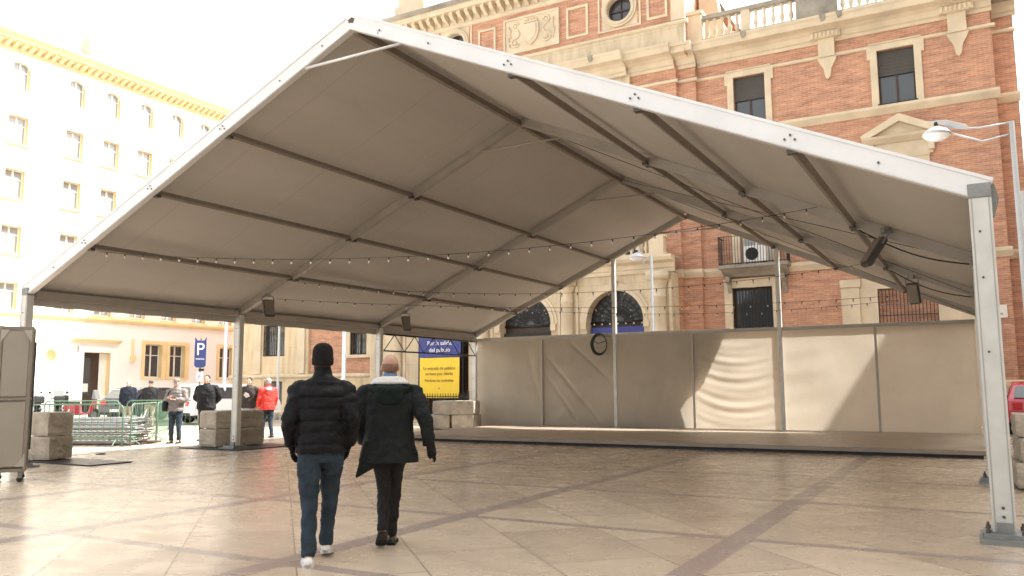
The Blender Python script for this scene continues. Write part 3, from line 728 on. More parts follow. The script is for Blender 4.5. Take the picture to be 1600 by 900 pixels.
# pedimented first floor windows with balconies
for i, (a, b) in enumerate(wins_up):
    c = (a+b)/2
    mb = MB(); surround(mb, a+.05, b-.05, 6.25, 9.35, YW, w=.34, p=.10, ears=False)
    mb.box(c-1.05, YW-.09, 9.75, c+1.05, YW+.02, 10.30)
    moulding(mb, c-1.3, c+1.3, YW, 10.28, [(.16, 0), (.22, .06), (.34, .16), (.38, .24)])
    bp_(mb, 'window_surround', 'stone_plain')
    mb = MB()
    mb.prism([(c-1.32, 10.52), (c-1.0, 10.52), (c, 11.02), (c+1.0, 10.52), (c+1.32, 10.52), (c+1.32, 10.62), (c, 11.30), (c-1.32, 10.62)], YW-.36, YW+.02)
    mb.prism([(c-1.0, 10.523), (c+1.0, 10.523), (c, 11.018)], YW-.12, YW+.02)
    mb.prism([(c-.45, 10.56), (c+.45, 10.56), (c, 10.82)], YW-.16, YW-.125)
    bp_(mb, 'pediment', 'stone_plain')
    for s in (-1, 1):
        mb = MB(); mb.box(c+s*1.0-.1, YW-.22, 9.85, c+s*1.0+.1, YW+.02, 10.26); bp_(mb, 'bracket', 'stone_plain', bevel=.02)
    casement(BB, a+.07, b-.07, 6.27, 9.33, YW+.16, 'white_paint' if i == 0 else 'wood_dark', 'glass_pale' if i == 0 else 'glass', 1)
    bal = bp_(MB().box(c-1.35, YW-.75, 5.98, c+1.35, YW+.02, 6.12), 'balcony', 'stone_grey', bevel=.02)
    mb = MB(); moulding(mb, c-1.25, c+1.25, YW, 5.70, [(.2, 0), (.35, .1), (.55, .2), (.66, .279)]); bp_(mb, 'balcony_base', 'stone_grey', parent=bal)
    mb = MB(); z0, z1 = 6.12, 7.25
    for k in range(25):
        x = c-1.3+2.6*k/24; mb.tube([(x, YW-.70, z0), (x, YW-.70, z1)], .011, 5)
    for k in range(7):
        for s in (-1.3, 1.3): mb.tube([(c+s, YW-.70+.7*k/7, z0), (c+s, YW-.70+.7*k/7, z1)], .011, 5)
    for z in (z0+.05, z1): mb.beam((c-1.31, YW-.70, z), (c+1.31, YW-.70, z), .04, .025); [mb.beam((c+s, YW-.70, z), (c+s, YW, z), .04, .025) for s in (-1.3, 1.3)]
    bp_(mb, 'railing', 'dark_metal', parent=bal)
    for s in (-1, 1):
        mb = MB(); mb.prism([(YW, 5.69), (YW-.55, 5.69), (YW-.45, 5.5), (YW-.2, 5.4), (YW-.1, 5.1), (YW, 4.95)], c+s*1.05-.08, c+s*1.05+.08, 'yz'); bp_(mb, 'balcony_bracket', 'stone_grey', parent=bal)
# ground floor barred windows
mb = MB(); surround(mb, 7.1, 8.65, 2.3, 5.27, YW, w=.32, p=.08, ears=False); bp_(mb, 'window_surround', 'stone_plain', bevel=.01)
casement(BB, 7.12, 8.63, 2.32, 5.25, YW+.2, bars=1); grille(BB, 7.12, 8.63, 2.32, 5.25, YW+.06, 12, 4)
# stone portal bay at the right end of the wing
mb = MB(); wall(mb, 11.15, 15.6, 0, 5.2, YW-.15, [(12.4, 14.35, 1.0, 4.9)], depth=.35)
mb.box(11.15, YW-.15, 5.2, 15.6, YW+.01, 5.3); mb.box(11.15, YW-.149, 0, 11.17, YW, 5.2); mb.box(15.58, YW-.149, 0, 15.6, YW, 5.2)
bp_(mb, 'portal_bay', 'stone_plain')
for a in (11.2, 14.95): bp_(MB().box(a, YW-.24, .9, a+.6, YW-.13, 5.0).box(a-.06, YW-.30, 5.0, a+.66, YW-.13, 5.28), 'pilaster', 'stone_plain', bevel=.01)
casement(BB, 12.42, 14.33, 1.02, 4.88, YW+.1, bars=2); grille(BB, 12.42, 14.33, 1.02, 4.88, YW-.06, 16, 4)
# plinth
mb = MB(); moulding(mb, 5.95, 16.75, YW, 0, [(.14, 0), (.14, 1.3), (.20, 1.36), (.20, 1.5), (.05, 1.56)]); moulding(mb, 16.6, 17.4, YW+.8, 0, [(.14, 0), (.14, 1.3), (.20, 1.36), (.20, 1.5), (.05, 1.56)]); bp_(mb, 'plinth', 'stone_plain')
# --- left end of the palace: beige stone base, barred windows
mb = MB(); wall(mb, -21.0, -15.3, 0, 4.95, YW-.1, [(-18.6, -17.0, 3.15, 4.85), (-18.45, -17.1, .55, 1.80), (-14, -13.9, 9, 9.1)][:2], depth=.3)
wall(mb, -15.3, -10.7, 0, 2.0, YW-.1, [])
mb.box(-15.32, YW-.1, 2.0, -15.28, YW, 4.95); mb.box(-15.3, YW-.1, 1.99, -10.7, YW, 2.01); mb.box(-21.0, YW-.1, 4.95, -15.3, YW+.01, 4.97)
bp_(mb, 'stone_wall', stone_mat('warm_beige_stone', (.66, .53, .36), (2.2, .9), .85))
mb = MB(); moulding(mb, -21.1, -10.7, YW-.1, 1.95, [(.04, 0), (.12, .08), (.12, .18), (.03, .22)]); bp_(mb, 'string_course', 'stone_plain')
for a in (-19.2, -16.0): bp_(MB().box(a, YW-.2, 2.2, a+.5, YW-.09, 4.95), 'pilaster', 'stone_plain', bevel=.01)
casement(BB, -18.58, -17.02, 3.17, 4.83, YW+.12); grille(BB, -18.58, -17.02, 3.17, 4.83, YW-.05, 12, 4)
casement(BB, -18.43, -17.12, .57, 1.78, YW+.12); grille(BB, -18.43, -17.12, .57, 1.78, YW-.05, 9, 2)
mb = MB(); surround(mb, -12.5, -11.4, 3.1, 4.25, YW, w=.28, ears=False); mb.box(-12.85, YW-.14, 2.95, -11.05, YW+.02, 3.1); bp_(mb, 'window_surround', 'stone_plain')
casement(BB, -12.48, -11.42, 3.12, 4.23, YW+.15); grille(BB, -12.48, -11.42, 3.12, 4.23, YW+.05, 9, 3)
# --- arched stone porch
YQ = -1.5
arches = [(-6.9, -4.4), (-2.75, -.25), (1.4, 3.9)]
AT = 5.32
mb = MB(); wall(mb, -9.2, 5.05, 0, 5.95, YQ, [(a, b, 0, AT, 1) for a, b in arches], depth=.55)
for a, b in arches: arch_fill(mb, a, b, AT, YQ, .55, 24)
mb.add([(5.05, YQ, 0), (5.05, YW-.5, 0), (5.05, YW-.5, 5.95), (5.05, YQ, 5.95)], [(0, 1, 2, 3)]); mb.add([(-9.2, YQ, 0), (-9.2, YP+.35, 0), (-9.2, YP+.35, 5.95), (-9.2, YQ, 5.95)], [(0, 1, 2, 3)])
porch = bp_(mb, 'porch', 'stone')
for a, b in arches:
    r = (b-a)/2; cx = (a+b)/2
    mb = MB(); mb.ringarc(cx, AT-r, r+.001, r+.16, YQ-.06, YQ+.02, n=28); mb.ringarc(cx, AT-r, r+.16, r+.30, YQ-.03, YQ+.02, n=28)
    mb.box(a-.24, YQ-.10, AT-r-.28, a, YQ+.02, AT-r); mb.box(b, YQ-.10, AT-r-.28, b+.24, YQ+.02, AT-r)
    mb.prism([(cx-.10, AT-.02), (cx+.10, AT-.02), (cx+.16, AT+.4), (cx-.16, AT+.4)], YQ-.14, YQ+.02)
    for s in (a, b): pass
    bp_(mb, 'archivolt', 'stone_plain', parent=porch)
    # doors: dark leaf wood behind, iron fanlight
    d = bp_(MB().box(a, YQ+.50, 0, b, YQ+.56, AT-r-.02), 'door', 'wood_dark')
    bp_(MB().prism([(cx+r*cos(pi*k/20), AT-r+r*sin(pi*k/20)) for k in range(21)], YQ+.50, YQ+.53), 'fanlight', 'glass_dark')
    mb = MB(); zc = AT-r
    for k in range(13):
        t = pi*k/12; mb.tube([(cx+.25*cos(t), YQ+.42, zc+.25*sin(t)), (cx+(r-.02)*cos(t), YQ+.42, zc+(r-.02)*sin(t))], .014, 5)
        for q in (.45, .72, .98):
            if q < r-.1:
                tt = pi*(k+.5)/12
                if k < 12: mb.tube([(cx+q*cos(tt)+.09*cos(w), YQ+.42, zc+q*sin(tt)+.09*sin(w)) for w in [2*pi*j/8 for j in range(9)]], .010, 4, False)
    for q in (.25, .6, .88, r-.04): mb.ringarc(cx, zc, q-.012, q+.012, YQ+.41, YQ+.43, n=24)
    mb.beam((a, YQ+.42, zc-.02), (b, YQ+.42, zc-.02), .05, .10)
    bp_(mb, 'iron_fanlight_grille', 'dark_metal', True)
bz = thing('blue_doorway_banner', 'blue banner strip across the right-hand arched doorway of the porch', 'banner', (2.65, 22.85, 0))
MB().box(-1.2, -.03, 2.5, 1.2, 0, 3.85).build('cloth', 'blue_print', bz)
for k in range(7): MB().ball((-1.05+.35*k, -.03, 3.98), .035, .03, .035, 8, 6).build('lamp', 'bulb', bz, True)
bk = MB().box(-1.22, -.06, 2.2, 1.22, 0, 3.75).build('entrance_board', 'black'); bk.location = (-1.5, 22.85, 0); tag(bk, 'black board filling the left arched doorway of the porch', 'board')
# half columns between the arches
for x in (-8.35, -3.58-.0, .57, 4.62):
    mb = MB(); prof = [(.34, 0), (.34, .25), (.29, .32), (.27, .42), (.27, 2.6), (.255, 4.25), (.28, 4.28), (.28, 4.33), (.25, 4.36), (.25, 4.75), (.29, 4.80), (.34, 4.92), (.38, 5.0)]
    mb.lathe((x, YQ-.14, .9), [(r, z*.94) for r, z in prof], 24); mb.box(x-.42, YQ-.55, 0, x+.42, YQ+.02, .9); mb.box(x-.42, YQ-.55, 5.60, x+.42, YQ+.02, 5.93)
    bp_(mb, 'column', 'stone_plain', True)
    for q in (x-.47, x+.36): bp_(MB().box(q, YQ-.07, .9, q+.11, YQ+.01, 5.6), 'pilaster', 'stone_plain')
mb = MB(); moulding(mb, -9.4, 5.25, YQ, 5.93, [(.10, 0), (.10, .14), (.16, .18), (.16, .36), (.42, .44), (.50, .56), (.50, .64)])
mb.box(-9.4, YQ, 6.54, 5.2, YP+.36, 6.57)
bp_(mb, 'porch_cornice', 'stone_grey' if False else 'stone_plain')
for x0, x1 in ((-8.9, -3.9), (-3.2, .2), (.9, 4.3)):
    balusters(BB, x0, x1, 6.68, .62, YQ-.22, .3)
mb = MB(); mb.box(-9.2, YQ-.36, 6.57, 5.0, YQ-.08, 6.68); mb.box(-9.2, YQ-.36, 7.30, 5.0, YQ-.08, 7.42)
for x in (-9.0, -3.58, .57, 4.62): mb.box(x-.3, YQ-.40, 6.575, x+.3, YQ-.04, 7.40); mb.box(x-.34, YQ-.44, 7.40, x+.34, YQ, 7.50)
bp_(mb, 'porch_balustrade', 'stone_plain')
# balcony doors of the pavilion's first floor (mostly under the tent roof line)
for cx in (-5.65, -1.5, 2.65):
    mb = MB(); surround(mb, cx-.7, cx+.7, 6.6, 9.6, YP+.35-.02, .3, .1); bp_(mb, 'window_surround', 'stone_plain')
    casement(BB, cx-.69, cx+.69, 6.6, 9.6, YP+.30)
# --- attic panels
def panel(a, b, c, d, w=.10):
    mb = MB(); y = YP
    mb.box(a, y-.07, c, a+w, y+.01, d); mb.box(b-w, y-.07, c, b, y+.01, d); mb.box(a+w, y-.07, c, b-w, y+.01, c+w); mb.box(a+w, y-.07, d-w, b-w, y+.01, d)
    return bp_(mb, 'wall_panel_frame', 'stone_plain')
for a, b in ((-4.15, -3.2), (.45, 1.5), (4.2, 5.1), (-7.9, -6.9)): panel(a, b, 16.72, 18.15)
bp_(MB().box(5.25, YP-.10, 16.45, 5.85, YP+.05, 18.75), 'pilaster', 'stone_plain', bevel=.02)
bp_(MB().box(-9.1, YP-.10, 16.45, -8.6, YP+.05, 18.75), 'pilaster', 'stone_plain', bevel=.02)
for cx, cz in oc:
    mb = MB(); circ_fill(mb, cx, cz, .56, .8, YP, .3); 
    mb.ringarc(cx, cz, .56, .80, YP-.10, YP+.01, 0, 2*pi, 36); mb.ringarc(cx, cz, .60, .70, YP-.14, YP-.095, 0, 2*pi, 36)
    mb.box(cx-.98, YP-.05, cz-.92, cx-.90, YP+.01, cz+.92); mb.box(cx+.90, YP-.05, cz-.92, cx+.98, YP+.01, cz+.92); mb.box(cx-.90, YP-.05, cz-.92, cx+.90, YP+.01, cz-.84); mb.box(cx-.90, YP-.05, cz+.84, cx+.90, YP+.01, cz+.92)
    o = bp_(mb, 'round_window', 'stone_plain')
    bp_(MB().prism([(cx+.56*cos(2*pi*k/28), cz+.56*sin(2*pi*k/28)) for k in range(28)], YP+.26, YP+.29), 'pane', 'glass', parent=o)
    m2 = MB(); m2.ringarc(cx, cz, .48, .56, YP+.20, YP+.25, 0, 2*pi, 28); m2.box(cx-.025, YP+.20, cz-.5, cx+.025, YP+.25, cz+.5); m2.box(cx-.5, YP+.202, cz-.025, cx+.5, YP+.248, cz+.025); bp_(m2, 'window_frame', 'wood_dark', parent=o)
# carved relief with a shield and scrolls
a, b, c, d = -2.75, .1, 16.6, 18.3
rel = bp_(MB().box(a, YP-.06, c, b, YP+.01, d), 'relief_panel', 'stone_plain')
mb = MB(); w = .09
mb.box(a, YP-.12, c, a+w, YP-.055, d); mb.box(b-w, YP-.12, c, b, YP-.055, d); mb.box(a+w, YP-.12, c, b-w, YP-.055, c+w); mb.box(a+w, YP-.12, d-w, b-w, YP-.055, d)
bp_(mb, 'relief_frame', 'stone_plain', parent=rel)
mc = (a+b)/2; mz = (c+d)/2
mb = MB(); mb.prism([(mc-.40, mz+.42), (mc+.40, mz+.42), (mc+.44, mz), (mc+.30, mz-.38), (mc, mz-.60), (mc-.30, mz-.38), (mc-.44, mz)], YP-.17, YP-.055)
mb.prism([(mc-.30, mz+.34), (mc+.30, mz+.34), (mc+.32, mz), (mc+.2, mz-.3), (mc, mz-.46), (mc-.2, mz-.3), (mc-.32, mz)], YP-.20, YP-.169)
for k in range(5): mb.ball((mc-.3+.15*k, YP-.12, mz+.58+.05*(k % 2)), .05, .05, .07, 8, 6)
mb.box(mc-.34, YP-.14, mz+.48, mc+.34, YP-.055, mz+.54)
bp_(mb, 'shield', 'stone_plain', parent=rel)
for s in (-1, 1):
    mb = MB()
    P = [(.62, .5), (.72, .62), (.88, .6), (.95, .45), (.85, .30), (.68, .22), (.60, .05), (.70, -.12), (.9, -.15), (1.02, -.3), (.95, -.5), (.75, -.55), (.62, -.44)]
    mb.tube([(mc+s*p, YP-.08, mz+q) for p, q in P], .055, 6); mb.ball((mc+s*.80, YP-.09, mz+.45), .08, .05, .08, 8, 6); mb.ball((mc+s*.80, YP-.09, mz-.36), .09, .05, .08, 8, 6)
    mb.tube([(mc+s*1.15, YP-.08, mz+.5), (mc+s*1.08, YP-.08, mz+.2), (mc+s*1.18, YP-.08, mz-.1), (mc+s*1.1, YP-.08, mz-.5)], .04, 6)
    for z in (-.3, 0, .3): mb.ball((mc+s*1.1, YP-.08, mz+z), .09, .05, .06, 8, 6)
    bp_(mb, 'scroll', 'stone_plain', True, parent=rel)
# attic frieze, modillion cornice, dark gutter, roof pedestals
mb = MB(); moulding(mb, -9.1, 5.85, YP, 18.55, [(.05, 0), (.10, .05), (.10, .18), (.04, .2)]); moulding(mb, -9.15, 5.9, YP, 18.72, [(.05, 0), (.05, .4), (.14, .44)])
bp_(mb, 'frieze', 'stone_plain')
proto = None
for k in range(34):
    x = -8.95 + k*.44
    if proto is None:
        m2 = MB(); m2.prism([(YP, .45), (YP-.52, .45), (YP-.55, .30), (YP-.40, .16), (YP-.2, .10), (YP-.06, 0), (YP, 0)], -.09, .09, 'yz'); proto = bp_(m2, 'modillion', 'stone_plain'); o = proto
    else: o = proto.copy(); COL.objects.link(o)
    o.location = (x, 0, 18.76)
mb = MB(); moulding(mb, -9.7, 6.3, YP, 19.2, [(.60, 0), (.64, .06), (.64, .14), (.70, .2)]); bp_(mb, 'attic_cornice', 'stone_plain')
mb = MB(); moulding(mb, -9.8, 6.4, YP, 19.4, [(.74, 0), (.86, .10), (.86, .2), (.5, .26)]); bp_(mb, 'gutter', 'stone_grey')
bp_(MB().box(-9.0, YP-.4, 19.6, 5.8, 9, 19.75), 'attic_roof', 'stone_grey')
for x in (-8.0, -1.3, 5.0):
    mb = MB(); mb.box(x-.9, YP-.35, 19.6, x+.9, YP+1.0, 20.3); mb.box(x-.75, YP-.25, 20.3, x+.75, YP+.9, 22.0); mb.box(x-.9, YP-.4, 22.0, x+.9, YP+1.05, 22.25)
    bp_(mb, 'roof_pedestal', 'lamp_grey' if False else 'stone_plain', bevel=.03)
# curved buttress beside the attic
mb = MB(); P = [(5.85, 15.4), (8.0, 15.4), (8.0, 15.9), (7.55, 16.25), (7.0, 16.5), (6.75, 17.1), (6.65, 17.8), (6.5, 18.5), (5.85, 18.6)]
mb.prism(P, 1.0, 1.5); bp_(mb, 'scroll_buttress', 'stone_plain')
mb = MB(); mb.prism([(5.76, 15.3), (8.3, 15.3), (8.0, 16.2), (5.76, 18.4)], 2.0, 9.0); bp_(mb, 'side_roof', 'roof_tile')
# rooftop balustrade of the right wing
mb = MB()
mb.box(6.0, YW-.45, 15.48, 16.8, YW-.05, 15.66); mb.box(6.0, YW-.42, 16.52, 16.8, YW-.08, 16.68)
bp_(mb, 'roof_balustrade', 'stone_grey', bevel=.01)
for a, b, grey in ((5.7, 6.35, 0), (10.1, 11.6, 1), (15.2, 16.2, 1)):
    mb = MB(); mb.box(a, YW-.52, 15.47, b, YW+.0, 16.75); mb.box(a-.06, YW-.58, 16.75, b+.06, YW+.06, 16.9); bp_(mb, 'balustrade_pedestal', 'stone_grey' if grey else 'stone_plain', bevel=.015)
bp_(MB().box(7.95, YW-.43, 15.66, 8.3, YW-.08, 16.52), 'balustrade_pedestal', 'stone_plain')
for a, b in ((6.4, 7.9), (8.35, 10.05), (11.65, 15.15)): balusters(BB, a, b, 15.66, .86, YW-.25, .29, 'white_paint' if False else 'stone_plain')
# white notice plate
tag(BB)
pl = MB().box(-.42, -.02, -.22, .42, 0, .22).build('wall_plaque', 'paper'); pl.location = (16.0, 23.97, 3.9)
tag(pl, 'small white plate on the brick wall right of the front marquee post', 'wall plaque')
MB().box(-.32, -.024, .05, .20, -.021, .12).build('faded_line', 'panel_grey', pl); MB().box(-.32, -.024, -.12, .28, -.021, -.06).build('faded_line', 'panel_grey', pl)
# air conditioner on the balcony
ac = thing('air_conditioner', 'white air conditioner box standing on the iron balcony', 'air conditioner', (8.18, 23.5, 6.125))
MB().box(-.45, -.15, .05, .45, .15, .70).build('casing', 'white_paint', ac, bevel=.02)
mb = MB()
for r in (.24, .20, .16, .12, .08): mb.ringarc(-.12, .38, r-.006, r+.006, -.175, -.165, 0, 2*pi, 24)
for k in range(8): mb.tube([(-.12+.05*cos(k*pi/4), -.17, .38+.05*sin(k*pi/4)), (-.12+.25*cos(k*pi/4), -.17, .38+.25*sin(k*pi/4))], .005, 4)
mb.build('fan_guard', 'dark_metal', ac)
MB().prism([(-.12+.25*cos(2*pi*k/24), .38+.25*sin(2*pi*k/24)) for k in range(24)], -.156, -.151).build('fan', 'black', ac)
MB().box(-.38, -.12, 0, -.28, .12, .05).box(.28, -.12, 0, .38, .12, .05).build('foot', 'dark_metal', ac)

# ------------------------------------------------------------------ pale yellow apartment block (faces +x)
YB = thing('apartment_block', 'sunlit pale cream apartment block with ochre window reveals and bracketed cornice', 'building', (-27, 0, 0), R(90))
def yb(mb, name, mt, parent=None, smooth=False, bevel=0): return mb.build(name, mt, parent or YB, smooth, bevel)
cols = [4.0, 6.15, 8.3, 10.45, 12.55, 14.72, 17.78, 19.97, 22.17, 24.35, 26.5, 28.65, 30.8]
rows = [(14.05, 15.5), (11.2, 12.68), (8.35, 9.75), (5.5, 6.85)]
hs = []
for c in cols:
    for z0, z1 in rows: hs.append((c-.52, c+.5, z0, z1))
    hs.append((c-.46, c+.46, 16.95, 18.40, 1))
mb = MB(); wall(mb, 2.5, 34, 5.3, 18.9, 0, hs, True, .30)
for c in cols: arch_fill(mb, c-.46, c+.46, 18.40, 0, .30, 12, .30)
yb(mb, 'wall', ['yellow_wall', 'yellow_trim'])
mb = MB(); mb.add([(2.5, 0, 0), (2.5, 12, 0), (2.5, 12, 19), (2.5, 0, 19)], [(0, 1, 2, 3)]); mb.add([(34, 0, 0), (34, 12, 0), (34, 12, 19), (34, 0, 19)], [(0, 1, 2, 3)]); wall(mb, 2.5, 34, 0, 19, 12, []); yb(mb, 'side_wall', 'yellow_wall')
def ywin(c, z0, z1, w, sill=True, dark=False):
    wn = MB(); a, b = c-w/2, c+w/2
    wn.box(a, .22, z0, a+.06, .28, z1); wn.box(b-.06, .22, z0, b, .28, z1); wn.box(a+.06, .22, z1-.06, b-.06, .28, z1); wn.box(a+.06, .22, z0, b-.06, .28, z0+.07)
    wn.box(c-.045, .21, z0+.07, c+.045, .27, z1-.06); wn.box(a+.06, .225, z0+(z1-z0)*.66, b-.06, .265, z0+(z1-z0)*.66+.05)
    w_ = yb(wn, 'window', 'white_paint')
    yb(MB().box(a+.03, .25, z0+.03, b-.03, .26, z1-.03), 'pane', 'glass' if dark else 'glass_pale', w_)
    if sill: yb(MB().box(a-.12, -.10, z0-.12, b+.12, .05, z0-.03), 'sill', 'yellow_trim', w_)
for c in cols:
    for z0, z1 in rows: ywin(c-.01, z0, z1, 1.02, dark=False)
    ywin(c, 16.95, 18.4, .92, False)
# base storey
gh = [(22.75, 23.9, 2.1, 4.05), (24.45, 25.55, 2.1, 4.05), (28.2, 29.3, 2.1, 4.05), (30.6, 31.7, 2.1, 4.05), (18.95, 20.55, 0.1, 3.45), (12.9, 14.0, 2.1, 4.0), (10.5, 11.6, 2.1, 4.0), (16.75, 17.65, 2.78, 3.68)]
mb = MB(); wall(mb, 2.5, 34, 0, 5.3, -.06, gh, True, .40)
circ_fill(mb, 17.2, 3.23, .34, .45, -.06, .30)
yb(mb, 'base_wall', ['lime_wall', 'yellow_trim'])
yb(MB().prism([(17.2+.34*cos(2*pi*k/20), 3.23+.34*sin(2*pi*k/20)) for k in range(20)], .2, .24), 'round_niche', 'yellow_trim')
mb = MB(); mb.ringarc(17.2, 3.23, .34, .46, -.10, -.05, 0, 2*pi, 28); yb(mb, 'niche_ring', 'yellow_trim')
for a, b, z0, z1 in gh[:4] + gh[5:7]: 
    ywin((a+b)/2, z0, z1, b-a, True, True)
    m2 = MB(); m2.box(a-.22, -.09, z0-.1, a, -.05, z1+.2); m2.box(b, -.09, z0-.1, b+.30, -.05, z1+.2); m2.box(a, -.09, z1, b, -.05, z1+.2); yb(m2, 'window_surround', 'yellow_trim')
dr = yb(MB().box(18.97, .3, .1, 20.05, .34, 3.43).box(20.05, .3, .1, 20.11, .38, 3.43), 'door', 'wood_dark')
yb(MB().box(19.12, .27, 1.1, 19.6, .3, 3.2), 'door_pane', 'glass', dr); yb(MB().box(19.2, .255, 1.3, 19.5, .268, 1.75), 'door_notice', 'paper', dr)
yb(MB().box(20.12, .28, .1, 20.55, .34, 3.43), 'door_side', 'lime_wall')
mb = MB(); mb.box(18.6, -.12, 0.1, 18.95, -.05, 3.75); mb.box(20.55, -.12, .1, 20.9, -.05, 3.75); mb.box(18.6, -.124, 3.45, 20.9, -.05, 3.75); yb(mb, 'door_surround', 'lime_wall')
mb = MB(); moulding(mb, 18.2, 21.1, -.06, 4.0, [(.08, 0), (.2, .1), (.25, .16)]); yb(mb, 'door_hood', 'yellow_trim')
for u in (21.9,): yb(MB().box(u-.12, -.3, 3.0, u+.12, -.05, 3.35).box(u-.05, -.14, 3.35, u+.05, -.05, 4.3), 'wall_lantern', 'yellow_trim')
mb = MB(); moulding(mb, 2.4, 34.1, -.02, 5.12, [(.05, 0), (.14, .06), (.20, .14), (.20, .24), (.04, .3)]); yb(mb, 'string_course', 'wood_dark' if False else 'yellow_trim')
mb = MB(); moulding(mb, 2.4, 34.1, 0, 16.4, [(.03, 0), (.07, .04), (.07, .12), (.02, .14)]); yb(mb, 'string_course', 'yellow_wall')
mb = MB(); moulding(mb, 2.3, 34.2, 0, 18.86, [(.06, 0), (.10, .10), (.10, .34), (.60, .42), (.62, .56), (.78, .70), (.80, .84)]); yb(mb, 'cornice', 'cornice_y')
proto = None
for k in range(76):
    if proto is None:
        m2 = MB(); m2.prism([(0, .26), (-.50, .26), (-.50, .14), (-.30, .06), (-.10, -.02), (0, -.02)], -.10, .10, 'yz'); proto = yb(m2, 'cornice_bracket', 'cornice_y'); o = proto
    else: o = proto.copy(); COL.objects.link(o)
    o.location = (2.7+k*.41, 0, 19.0)
mb = MB(); mb.prism([(-.7, 19.7), (6, 22.5), (12.5, 19.7)], 2.3, 34.2, 'yz'); yb(mb, 'roof', 'roof_tile')
for u in (20.3, 9.0): yb(MB().box(u, 3, 20.5, u+1.1, 4, 24.0 if False else 22.6), 'chimney', 'yellow_wall')

# ------------------------------------------------------------------ unseen blocks added on the right to shade plaza and canvas wall
def plain_block(name, label, x0, y0, x1, y1, h, face, mt, trim):
    t = thing(name, label, 'building', ((x0+x1)/2, (y0+y1)/2, 0))
    L = t.location
    MB().box(x0, y0, 0, x1, y1, h).build('wall', mt, t, sub=L)
    MB().box(x0-.5, y0-.5, h, x1+.5, y1+.5, h+.4).build('roof', 'stone_grey', t, sub=L)
    fl = int(h/3.4)
    f = None
    for k in range(fl):
        z = 1.2+k*3.4
        if face == 'x-':
            n = int((y1-y0)/3)
            for j in range(n):
                yy = y0+(y1-y0)*(j+.5)/n
                s = MB().box(x0-.06, yy-.7, z, x0-.002, yy+.7, z+1.8).build('window', trim, t, sub=L)
                MB().box(x0-.08, yy-.55, z+.12, x0-.062, yy+.55, z+1.68).build('pane', 'glass', s, sub=L)
        if face == 'y+':
            n = int((x1-x0)/3.4)
            for j in range(n):
                xx = x0+(x1-x0)*(j+.5)/n
                s = MB().box(xx-.7, y1+.002, z, xx+.7, y1+.06, z+1.8).build('window', trim, t, sub=L)
                MB().box(xx-.55, y1+.062, z+.12, xx+.55, y1+.08, z+1.68).build('pane', 'glass', s, sub=L)
    return t
plain_block('shade_block', 'unseen tall cream block added on the right to shade the front of the plaza', 24, -26, 38, 14, 36, 'x-', 'yellow_wall', 'stone_plain')
plain_block('shade_block', 'unseen lower cream block added behind the taller one to shape the sun on the canvas', 24, 14.2, 36, 46, 17.95, 'x-', 'yellow_wall', 'stone_plain')

# ------------------------------------------------------------------ street lamps and poles
def lamp(loc, h, rz, label, arm=1.3, double=True):
    t = thing('street_lamp', label, 'street lamp', loc, rz, 'grey street lamps with white bowls')
    MB().tube([(0, 0, 0), (0, 0, .8), (0, 0, .82), (0, 0, h)], [.09, .09, .065, .055], 12).build('pole', 'lamp_grey', t, True)
    for k, z in enumerate((h-.02, h-.28)):
        MB().tube([(.02, 0, z), (-arm*.45, 0, z-.03-.06*k), (-arm*.7, 0, z+.0+.06*k), (-arm, 0, z+.10+.16*k)], .022, 6).build('arm', 'lamp_grey', t, True)
    f = MB(); f.prism([(-arm*1.32, h+.27), (-arm*1.0, h+.25), (-arm*.7, h+.08), (-arm*.62, h-.03), (-arm*.82, h+.0), (-arm*1.05, h+.15)], -.03, .03); f.build('fin', 'lamp_grey', t, bevel=.01)
    hd = MB().lathe((-arm*1.15, 0, h-.02), [(.03, .16), (.09, .12), (.22, .06), (.30, -.02), (.31, -.06)][::-1], 24).build('lamp_head', 'lamp_grey', t, True)
    MB().lathe((-arm*1.15, 0, h-.22), [(.02, -.0), (.18, .03), (.27, .10), (.29, .138)], 24).build('lamp_bowl', 'lamp_diffuser', hd, True)
    MB().tube([(-arm*1.15, 0, h+.12), (-arm*1.15, 0, h+.22)], .045, 8).build('lamp_neck', 'dark_metal', hd)
lamp((16.42, 12.3, 0), 7.25, 0, 'street lamp with fin-shaped arm and white bowl, high on the right')
lamp((16.75, 16.8, 0), 6.55, R(180), 'pale grey lamp pole at the right edge, lower than the fin-armed lamp', arm=-.6 if False else .9)
lamp((5.2, 19.9, 0), 6.2, R(20), 'grey street lamp before the right column of the stone porch', arm=.45)
for (x, y, h, r, lb) in ((-12.0, 15.5, 7.0, .075, 'pale grey pole left of the parking sign'), (-13.0, 19.5, 7.5, .06, 'thin pale pole right of the parking sign'), (-6.0, 16.0, 7.0, .085, 'light grey pole rising right of the man in the beanie')):
    t = thing('lamp_pole', lb, 'pole', (x, y, 0), 0, 'plain pale poles seen under the left eave')
    MB().tube([(0, 0, 0), (0, 0, .9), (0, 0, .92), (0, 0, h)], [r*1.5, r*1.5, r, r*.8], 12).build('shaft', 'lamp_grey', t, True)
    MB().lathe((0, 0, h), [(.1, 0), (.28, .05), (.3, .12), (.1, .2)], 16).build('lamp_cap', 'lamp_grey', t, True)
    MB().box(-.2, -.2, 0, .2, .2, .03).build('base_plate', 'galv', t)

